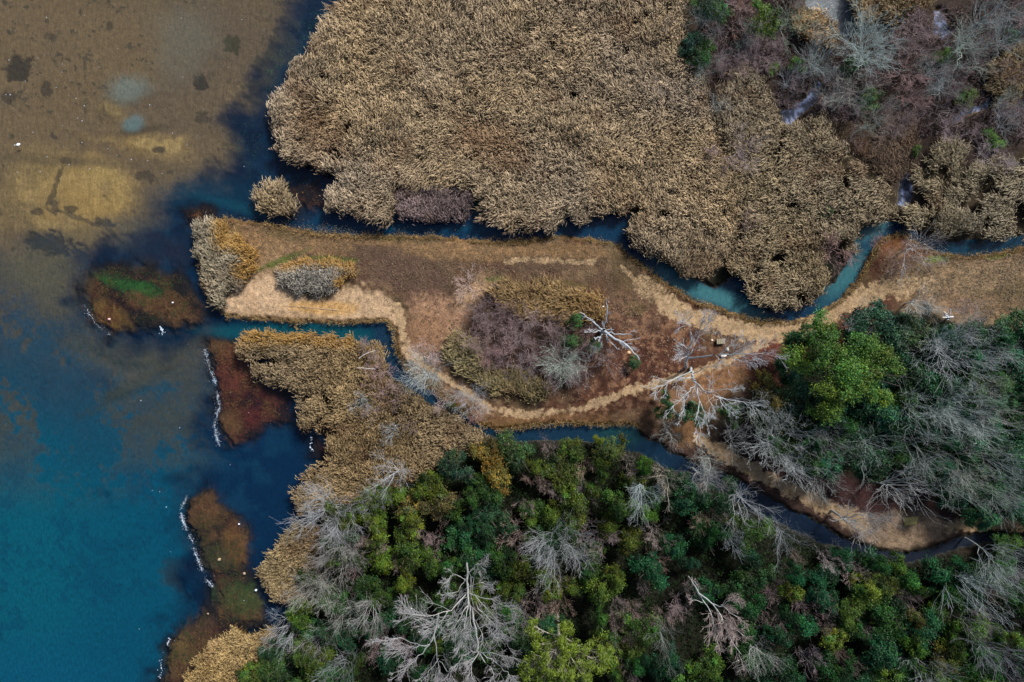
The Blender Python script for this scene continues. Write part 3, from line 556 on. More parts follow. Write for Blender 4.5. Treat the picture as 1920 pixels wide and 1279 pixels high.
# dry grass tufts along the cut banks and rough patches of the peninsula
def bank(x, y):
    d = np.full(x.shape, 60.)
    for p in (LAKE, NCH, SCH): d = np.minimum(d, sdist(x, y, p))
    return (d > -1) & (d < 7)
ground_tufts('bank_grass', PEN, 30, .45, (.14,.085,.03), (.32,.22,.095), 22, 'golden brown grass fringe along the cut creek banks', 'grass', reach=.22, nb=5, keep=bank, width=.022, jitter=.12)
ground_tufts('meadow_grass', [(430,415),(900,452),(1150,456),(1250,540),(1180,600),(1140,545),(930,528),(850,560),(700,520),(500,490)], 16, .16, (.12,.085,.045), (.25,.185,.11), 23, 'thin dry grass over the upper peninsula', 'grass', reach=.2, nb=4, width=.016)
def litter(name, poly, dens, pal, seed, label):
    rng = np.random.default_rng(seed); x, y, d = scatter(poly, dens, rng, lambda a, b: offpath(a, b) & (fbm(a, b, 18, seed, 3) > .42)); n = len(x); pal = np.asarray(pal)
    P = np.stack([(x-CX)*S, (CY-y)*S, rng.uniform(.50, .60, n)], -1); nr = rng.normal(size=(n, 3))*.3+np.array([0, 0, 1]); nr /= np.linalg.norm(nr, axis=1)[:, None]
    Vv, Fq, Cv = leaves(P, nr, rng.uniform(.04, .11, n), pal[rng.integers(len(pal), size=n)]*rng.uniform(.5, 1.4, (n, 1)), rng, .6)
    return tag(mesh_np(name, Vv, Fq, M_weed, Cv), label, 'leaf litter', None, 'stuff')
litter('fallen_leaves', [(1130,560),(1200,570),(1290,620),(1300,700),(1200,730),(1060,760),(1000,755),(1130,700)], 22, [(.10,.045,.03),(.20,.13,.08),(.05,.028,.022),(.26,.18,.12)], 25, 'red brown fallen leaves around the dead snag')
litter('fallen_leaves', [(1370,650),(1500,620),(1560,600),(1470,720),(1400,720)], 20, [(.12,.045,.03),(.07,.03,.024),(.2,.12,.07)], 26, 'red brown fallen leaves beside the trail fork')
litter('fallen_leaves', [(740,470),(860,480),(1080,520),(900,600),(800,690),(740,590),(690,520)], 10, [(.09,.06,.05),(.22,.16,.11),(.06,.04,.03)], 27, 'scattered brown leaves on the middle of the peninsula')
litter('fallen_leaves', [(1620,475),(1660,440),(1740,480),(1700,520),(1640,520)], 20, [(.15,.06,.025),(.10,.04,.025)], 28, 'rust fallen leaves on the red bank by the creek fork')
ground_tufts('rough_grass', [(1660,470),(1760,490),(2000,465),(2000,610),(1800,590),(1740,555),(1640,530)], 12, .3, (.13,.10,.06), (.27,.21,.14), 24, 'rough grey tan grass at the right beside the creek', 'grass', reach=.3, nb=5, width=.018)
UND = [[(590,1000),(700,930),(800,885),(900,838),(1100,826),(1190,842),(1250,886),(1390,950),(1530,1020),(1640,1052),(1760,1046),(1900,1020),(2010,1010),(2010,1360),(480,1360),(520,1240),(560,1140)],
       [(1490,690),(1530,625),(1640,600),(1760,580),(1900,610),(2010,610),(2010,970),(1840,970),(1790,940),(1700,850),(1560,880),(1420,820),(1440,740)]]
def undergrowth(poly, seed, label, dens, c0):
    rng = np.random.default_rng(seed); x, y, d = scatter(poly, dens, rng, offpath)
    nn = fbm(x, y, 60, seed, 3); n = len(x)
    z = .4+1.6*nn*rng.uniform(.3, 1, n); P = np.stack([(x-CX)*S, (CY-y)*S, z], -1)
    k = 5; P = np.repeat(P, k, 0)+rng.normal(0, .22, (n*k, 3)); P[:, 2] = np.maximum(P[:, 2], .3)
    nr = rng.normal(size=(n*k, 3))*.6+np.array([0, 0, 1]); nr /= np.linalg.norm(nr, axis=1)[:, None]
    c = np.asarray(c0)*np.repeat((.35+1.2*nn)[:, None], k, 0)*rng.uniform(.5, 1.5, (n*k, 1))
    Vv, Fq, Cv = leaves(P, nr, rng.uniform(.08, .17, n*k), c, rng)
    mo = mesh_np('undergrowth', Vv, Fq, M_weed, Cv); tag(mo, label, 'undergrowth', None, 'stuff')
undergrowth(UND[0], 31, 'dark green undergrowth on the floor of the lower wood', 7, (.013, .026, .008))
undergrowth(UND[1], 32, 'dark green undergrowth around the big round evergreen', 7, (.013, .028, .012))

# ------------------------------------------------------------------ water weed, foam
def weed(name, poly, dens, pal, seed, label, zr=(-.14, -.03), size=(.04, .12)):
    rng = np.random.default_rng(seed); x, y, d = scatter(poly, dens*2, rng)
    kk = rng.uniform(0, 1, len(x)) < np.clip(-d/22+.1, 0, 1)*sstep(.30, .58, fbm(x, y, 20, seed+7, 3)); x, y = x[kk], y[kk]; n = len(x); nn = fbm(x, y, 34, seed+1, 3); pal = np.asarray(pal)
    i = np.clip((nn-.36)/.28*len(pal), 0, len(pal)-1.01)+rng.normal(0, .3, n); i = np.clip(i, 0, len(pal)-1).astype(int)
    c = pal[i]*rng.uniform(.8, 1.9, (n, 1))
    P = np.stack([(x-CX)*S, (CY-y)*S, rng.uniform(*zr, n)], -1)
    nr = rng.normal(size=(n, 3))*.25+np.array([0, 0, 1]); nr /= np.linalg.norm(nr, axis=1)[:, None]
    Vv, Fq, Cv = leaves(P, nr, rng.uniform(*size, n), c, rng, .4)
    return tag(mesh_np(name, Vv, Fq, M_weed, Cv), label, 'waterweed', None, 'stuff')
PR = [(.16,.03,.025),(.13,.05,.02),(.20,.10,.03),(.17,.09,.03),(.06,.08,.02)]
weed('waterweed', WM1, 26, [(.12,.03,.02),(.15,.075,.025),(.20,.105,.03),(.10,.06,.02),(.02,.12,.02)], 41, 'round brown and green weed bed just off the peninsula tip')
weed('waterweed', WM2, 26, PR[:4], 42, 'dark red weed bed below the mouth of the lower channel')
weed('waterweed', WM3, 26, [(.13,.04,.03),(.16,.08,.03),(.20,.10,.035),(.09,.06,.03),(.06,.10,.02)], 43, 'long brown weed bed along the bottom shore')
weed('waterweed', WM4, 26, [(.2,.06,.02),(.25,.12,.03)], 44, 'small orange weed patch above the peninsula tip')
weed('waterweed', WM5, 22, PR[:3], 45, 'rusty weed patch between the reed islet and the big reed field')
weed('waterweed', WM7, 30, [(.01,.04,.015),(.02,.07,.02)], 46, 'dark green weed showing at the bottom left corner of the lake', zr=(-.02, .05))
weed('waterweed', [(505,100),(560,30),(610,-10),(625,10),(590,70),(540,140),(512,195),(480,190),(488,140)], 16, [(.02,.06,.02),(.06,.24,.03),(.03,.12,.02)], 47, 'green water weed under the left edge of the big reed field', zr=(-.09, -.01), size=(.05, .13))
weed('waterweed', [(440,230),(470,200),(500,210),(500,260),(470,330),(430,300)], 11, [(.02,.05,.02),(.05,.20,.03),(.14,.05,.02)], 48, 'scattered green and red weed in the dark bay by the reeds', zr=(-.09, -.01), size=(.05, .12))
weed('waterweed', [(385,912),(430,912),(465,945),(480,1010),(470,1010),(450,960),(400,930)], 8, [(.08,.15,.05),(.05,.12,.04)], 49, 'thin pale green weed arc above the long brown weed bed')
weed('waterweed', [(230,590),(240,575),(372,560),(372,600),(330,612)], 10, [(.15,.07,.025),(.10,.03,.02)], 50, 'brown weed on the right part of the round weed bed')
def foam(line, seed, label, dens=26, spread=2.6, size=(.010, .042)):
    rng = np.random.default_rng(seed); Vs = []
    pts = []
    for (a, b) in zip(line[:-1], line[1:]):
        L = math.hypot(b[0]-a[0], b[1]-a[1])*S; n = int(L*dens*3)
        t = rng.uniform(0, 1, n); p = np.stack([a[0]+(b[0]-a[0])*t, a[1]+(b[1]-a[1])*t], -1)
        pts.append(p)
    p = np.concatenate(pts); nn = fbm(p[:, 0], p[:, 1], 14, seed, 2); k = nn > rng.uniform(.36, .62, len(p)); p = p[k]; nn = nn[k]
    p = p+rng.normal(0, 1, p.shape)*rng.choice([.35, .7, 1.5], (len(p), 1))*spread*np.array([1.0, .6])+((fbm(p[:, 0], p[:, 1], 20, seed+4, 2)-.5)*9)[:, None]
    n = len(p); P = np.stack([(p[:, 0]-CX)*S, (CY-p[:, 1])*S, rng.uniform(.01, .06, n)], -1)
    nr = rng.normal(size=(n, 3))*.3+np.array([0, 0, 1]); nr /= np.linalg.norm(nr, axis=1)[:, None]
    Vv, Fq, Cv = leaves(P, nr, rng.uniform(*size, n)*(.4+nn), np.ones((n, 3)), rng, .7)
    return tag(mesh_np('foam', Vv, Fq, M_foam), label, 'foam', None, 'stuff')
foam([(384,652),(392,690),(404,720),(412,760),(402,790),(405,815),(414,838)], 61, 'white foam line along the dark red weed bed', 34, 2.6)
foam([(352,928),(338,955),(342,975),(352,995)], 62, 'upper bright piece of the foam line on the long weed bed', 60, 1.8)
foam([(352,995),(362,1020),(374,1052),(386,1084),(397,1098)], 63, 'lower broken piece of the foam line on the long weed bed', 55, 2.0)
foam([(152,540),(160,575),(178,605),(208,628)], 64, 'ragged foam edge on the round weed bed', 14, 3.0)
foam([(584,820),(585,842),(604,863)], 65, 'short thin foam arc at the reed shore', 6, 1.0, (.03, .09))
foam([(300,1275),(304,1230),(318,1195)], 66, 'faint foam edge on the brown weed at the bottom shore', 6, 2.0, (.03, .08))
foam([(300,612),(306,625)], 67, 'small foam wisp below the round weed bed', 10, 2.0, (.03, .09))
rng = np.random.default_rng(70)
xs = np.concatenate([rng.uniform(10, 470, 46), rng.uniform(250, 480, 14)]); ys = np.concatenate([rng.uniform(10, 330, 46), rng.uniform(640, 1180, 14)])
Pf = np.stack([(xs-CX)*S, (CY-ys)*S, np.full(60, .02)], -1); nrf = np.tile([0, 0, 1.], (60, 1))
Vf, Ff, Cf = leaves(Pf, nrf, rng.uniform(.03, .075, 60), np.ones((60, 3)), rng, .8)
tag(mesh_np('foam_flecks', Vf, Ff, M_foam), 'tiny white flecks drifting on the lake', 'foam', None, 'stuff')

# ------------------------------------------------------------------ bare trees: prototypes
def trunk_line(h, lean, rng, n=6, wob=.03):
    s = np.linspace(0, 1, n)[:, None]
    p = s*np.array([lean[0], lean[1], h])+np.cumsum(rng.normal(0, 1, (n, 3))*np.array([1, 1, 0]), 0)*wob*h/n
    p[0] = 0; return p[None]
def bare_meshes(name, h, R, seed, nl=11, tf=.5, kids=(7, 6, 3), ang=(.75, .55, .6), r=.16, up=.25, lo=.25, fine=1.0, multi=0):
    """two meshes: trunk with limbs, and the crown of branches and twigs; crown radius about R, height about h"""
    rng = np.random.default_rng(seed); thick = []
    if multi:
        P0 = np.concatenate([trunk_line(h*rng.uniform(.6, .9), (math.cos(a)*R*.55, math.sin(a)*R*.55), rng) for a in rng.uniform(0, 6.28, multi)])
        R0 = np.repeat(np.linspace(r, r*.3, 6)[None], multi, 0); nl = max(3, nl//multi)
    else:
        P0 = trunk_line(h*.88, (rng.normal(0, .05*h), rng.normal(0, .05*h)), rng); R0 = np.linspace(r, r*.22, 6)[None]
    thick.append((P0, R0, (1, 1, 1)))
    P1, R1 = branch(P0, R0, nl, lo, .97, ang[0], R/(h*.62), 7, up*R*.5, .62, rng, wob=R*.09, taper=.28, tpow=.45)
    thick.append((P1, R1, (1, 1, 1)))
    P2, R2 = branch(P1, R1, kids[0], .2, 1, ang[1], .5, 5, .1*R, .62, rng, wob=R*.06, taper=.4)
    P3, R3 = branch(P2, np.maximum(R2, .011*fine), kids[1], .15, 1, ang[2], .55, 4, .04*R, .75, rng, wob=R*.04, taper=.6)
    R3 = np.maximum(R3, .0085*fine)
    tw = [(P2, np.maximum(R2, .011*fine), (1, 1, 1)), (P3, R3, (.92, .92, .92))]
    if kids[2]:
        P4, R4 = branch(P3, R3, kids[2], .2, 1, .55, .6, 3, .02*R, .8, rng, wob=R*.02, taper=.7)
        tw.append((P4, np.maximum(R4, .007*fine), (.85, .84, .84)))
    def mk(nm, items, sides, mat):
        o = mesh_np(nm, *tubes(items, sides)[:2], mat, None); n = len(o.data.vertices)
        c = np.ones((n, 4), np.float32); c[:, :3] = tubes(items, sides)[2]
        o.data.attributes.new('col', 'FLOAT_COLOR', 'POINT').data.foreach_set('color', c.ravel())
        me = o.data; bpy.data.objects.remove(o); return me
    cv = np.concatenate([t[0].reshape(-1, 3) for t in tw]); r9 = float(np.percentile(np.hypot(cv[:, 0], cv[:, 1]), 93)); h9 = float(np.percentile(cv[:, 2], 99))
    return mk('trunk', thick, 6, M_bark), mk('crown', tw, 3, M_twig), h9, r9, float(cv[:, 2].mean())/h9
PROTO = {}
PROTO['G'] = [bare_meshes('g', 9, 3.6, 100+i, 10, kids=(5, 4, 2), ang=(.75, .5, .55), r=.17, up=.55, lo=.5, fine=.85) for i in range(4)]
PROTO['S'] = [bare_meshes('s', 9, 3.6, 160+i, 22, kids=(6, 4, 2), ang=(.9, .38, .42), r=.16, up=.7, lo=.5, fine=1.35) for i in range(3)]       # fine grey sprays
PROTO['W'] = [bare_meshes('w', 10, 3.6, 120+i, 10, kids=(5, 5, 2), ang=(.9, .55, .6), r=.22, up=.4, lo=.5, fine=1.2) for i in range(4)]      # pale limbed trees
PROTO['P'] = [bare_meshes('p', 5, 2.2, 140+i, 12, kids=(5, 4, 3), ang=(.7, .6, .6), r=.045, up=.45, lo=.35, fine=.75, multi=5) for i in range(4)]  # bare shrubs
# ------------------------------------------------------------------ evergreens: prototypes
def evergreen_meshes(R, h, seed, nblob=13, per=230, size=(.09, .19), flat=.75, cshift=.35, yel=0.0, blobk=1.0, lobes=0):
    rng = np.random.default_rng(seed); C, N_, SZ, CL = [], [], [], []
    lob = rng.uniform(0, 6.28, 3); al = rng.uniform(.12, .30, 3)
    for b in range(nblob):
        a = rng.uniform(0, 6.28); env = 1+al[0]*math.sin(2*a+lob[0])+al[1]*math.sin(3*a+lob[1])+al[2]*.7*math.sin(5*a+lob[2])
        q = math.sqrt(rng.uniform(0, 1)); rr = R*.82*q*env
        cz = h*.60+h*.34*(1-q*q)*rng.uniform(.35, 1.1)-h*rng.uniform(0, .20)
        c = np.array([math.cos(a)*rr, math.sin(a)*rr, cz]); br = R*rng.uniform(.16, .34)*blobk
        if lobes:
            if b == 0:
                la = np.arange(lobes)*2.4+rng.uniform(-.4, .4, lobes); lq = np.sqrt((np.arange(lobes)+.3)/lobes)*R*.86*rng.uniform(.85, 1.12, lobes)
                LC = np.stack([np.cos(la)*lq, np.sin(la)*lq, h*(.88-.36*(lq/R)**2)+rng.normal(0, .05*h, lobes)], -1); LR = R*rng.uniform(.20, .33, lobes); LT = rng.normal(0, .22, lobes); LH = rng.normal(0, .16, lobes)
            li = b % lobes; qq = math.sqrt(rng.uniform(0, 1)); c = LC[li]+LR[li]*np.array([math.cos(a)*qq, math.sin(a)*qq, .75*math.sqrt(max(0, 1-qq*qq))-.5]); br = LR[li]*rng.uniform(.30, .52)
        n = int(per*rng.uniform(.5, 1.3)); d = rng.normal(size=(n, 3)); d /= np.linalg.norm(d, axis=1)[:, None]
        d[:, 2] = np.where(d[:, 2] < -.3, -d[:, 2], d[:, 2])
        rad = br*np.abs(rng.normal(.72, .36, n))[:, None]
        el = np.array([rng.uniform(.7, 1.35), rng.uniform(.7, 1.35), flat*rng.uniform(.8, 1.3)])
        p = c+d*rad*el
        sh = rng.integers(4, 8); sd = rng.normal(size=(sh, 3)); sd[:, 2] = np.abs(sd[:, 2])*.7; sd /= np.linalg.norm(sd, axis=1)[:, None]
        m = n//5; j = rng.integers(sh, size=m); tt = rng.uniform(.5, 1.75, (m, 1)); p2 = c+sd[j]*br*tt*el+rng.normal(0, .05*R/1.8, (m, 3)); p = np.concatenate([p, p2]); d = np.concatenate([d, sd[j]]); n = len(p)
        hole = np.sin(p[:, 0]*5.1+lob[0])*np.sin(p[:, 1]*4.7+lob[1])+.5*np.sin(p[:, 0]*9+p[:, 1]*8+lob[2]); keep = hole > -.85
        p, d = p[keep], d[keep]; n = len(p)
        nr = d*.5+rng.normal(0, .55, (n, 3))+np.array([0, 0, .35]); nr /= np.linalg.norm(nr, axis=1)[:, None]
        tint = max(.35, 1+rng.normal(0, cshift*.7)+(LT[li] if lobes else 0)); hue = rng.normal(0, .17)+(LH[li] if lobes else 0)
        cl = np.array([1+hue, 1, 1-hue*.8])*tint*rng.uniform(.5, 1.6, (n, 1))
        y = rng.uniform(0, 1, n) < yel*rng.uniform(0, 2); cl[y] *= np.array([2.4, 1.5, .6])
        C.append(p); N_.append(nr); SZ.append(rng.uniform(*size, n)); CL.append(np.clip(cl, .05, 3.5))
    C, N_, SZ, CL = map(np.concatenate, (C, N_, SZ, CL))
    Vv, Fq, Cv = leaves(C, N_, SZ, CL, rng)
    o = mesh_np('crown', Vv, Fq, M_leaf, Cv); crown = o.data; bpy.data.objects.remove(o)
    k = 9; P0 = trunk_line(h*.75, (0, 0), rng); R0 = np.linspace(.035*h*.5+.02, .02, 6)[None]
    P1, R1 = branch(P0, R0, k, .35, .95, .8, R/(h*.6), 5, .2, .6, rng, wob=.2)
    V3, F3, C3 = tubes([(P0, R0, (1, 1, 1)), (P1, R1, (1, 1, 1))], 5)
    o = mesh_np('trunk', V3, F3, M_bark, C3); trunk = o.data; bpy.data.objects.remove(o)
    return trunk, crown, h, R, .8
PROTO['E'] = [evergreen_meshes(1.8, 4.6, 200+i, 20+i % 5, 480, (.036, .096), cshift=.6, yel=.03*i) for i in range(8)]
PROTO['big'] = [evergreen_meshes(5.6, 11, 231, 154, 460, (.045, .115), .8, .35, .16, 1.0, 17)]
PROTO['loose'] = [evergreen_meshes(3.0, 7, 240+i, 14, 300, (.10, .2), .6, .4, .03) for i in range(2)]

BARK = {'W': (.46,.48,.48), 'G': (.40,.43,.42), 'P': (.37,.31,.305)}
TWIG = {'W': (.43,.44,.45), 'G': (.41,.435,.43), 'P': (.36,.295,.29)}
LEAF = {'E': (.030,.085,.022), 'D': (.016,.060,.020), 'T': (.022,.082,.046), 'Y': (.085,.125,.012), 'O': (.115,.095,.022), 'L': (.055,.125,.018)}
KINDW = {'W': 'pale bare tree', 'G': 'grey bare tree', 'P': 'pinkish brown bare shrub', 'E': 'green bushy crown', 'D': 'dark green bushy crown', 'T': 'blue green bushy crown',
         'Y': 'yellow green bushy crown', 'O': 'ochre olive bushy crown', 'L': 'bright green bushy crown'}
GROUP = {'W': 'pale bare trees', 'G': 'grey bare trees', 'P': 'bare brown shrubs', 'E': 'evergreen shrubs of the woods'}
rt = np.random.default_rng(900)
PLACED = []
def put(kind, px, py, r, h=None, label=None, tint=None, proto=None, name=None, cat=None, group=None):
    fam = kind if kind in 'WGP' else 'E'
    lib = PROTO[proto or fam]; tr, cr, h0, R0, zc = lib[rt.integers(len(lib))]
    if h is None: h = {'W': 12.5, 'G': 12, 'P': 4.2, 'E': 4.6}[fam]*(.8+.3*rt.uniform())*(min(1.25, max(.7, r/(56 if fam in 'WG' else 30))))
    if fam == 'P': h = min(h, 5.2) if h > 5.2 else h
    if fam in 'WG': h *= .80
    hc = h*zc; k = (H-hc)/H
    x, y, _ = W(px, py, hc); sx = r*S*k/R0*1.05
    rz = rt.uniform(0, 6.28)
    nm = name or {'W': 'bare_tree', 'G': 'bare_tree', 'P': 'bare_shrub', 'E': 'evergreen_shrub'}[fam]
    e = empty(nm, (x, y, .25), rz); e.scale = (sx*rt.uniform(.85, 1.2), sx*rt.uniform(.85, 1.2), h/h0)
    a = bpy.data.objects.new('trunk', tr); b = bpy.data.objects.new('crown', cr)
    j = rt.uniform(.82, 1.18)
    for o in (a, b): col_main.objects.link(o); o.parent = e
    if fam == 'E':
        c = tint or LEAF[kind]; b.color = (*[v*j*rt.uniform(.9, 1.1) for v in c], 1); a.color = (.12, .10, .085, 1)
    else:
        c = tuple(v**.7 for v in (tint or (1, 1, 1))); b.color = (*[v*j*w for v, w in zip(TWIG[kind], c)], 1); a.color = (*[v*j*w for v, w in zip(BARK[kind], c)], 1)
    e['category'] = cat or {'W': 'tree', 'G': 'tree', 'P': 'shrub', 'E': 'shrub'}[fam]
    e['group'] = group or GROUP[fam]
    if label: e['label'] = label
    PLACED.append((e, kind, px, py, r)); return e

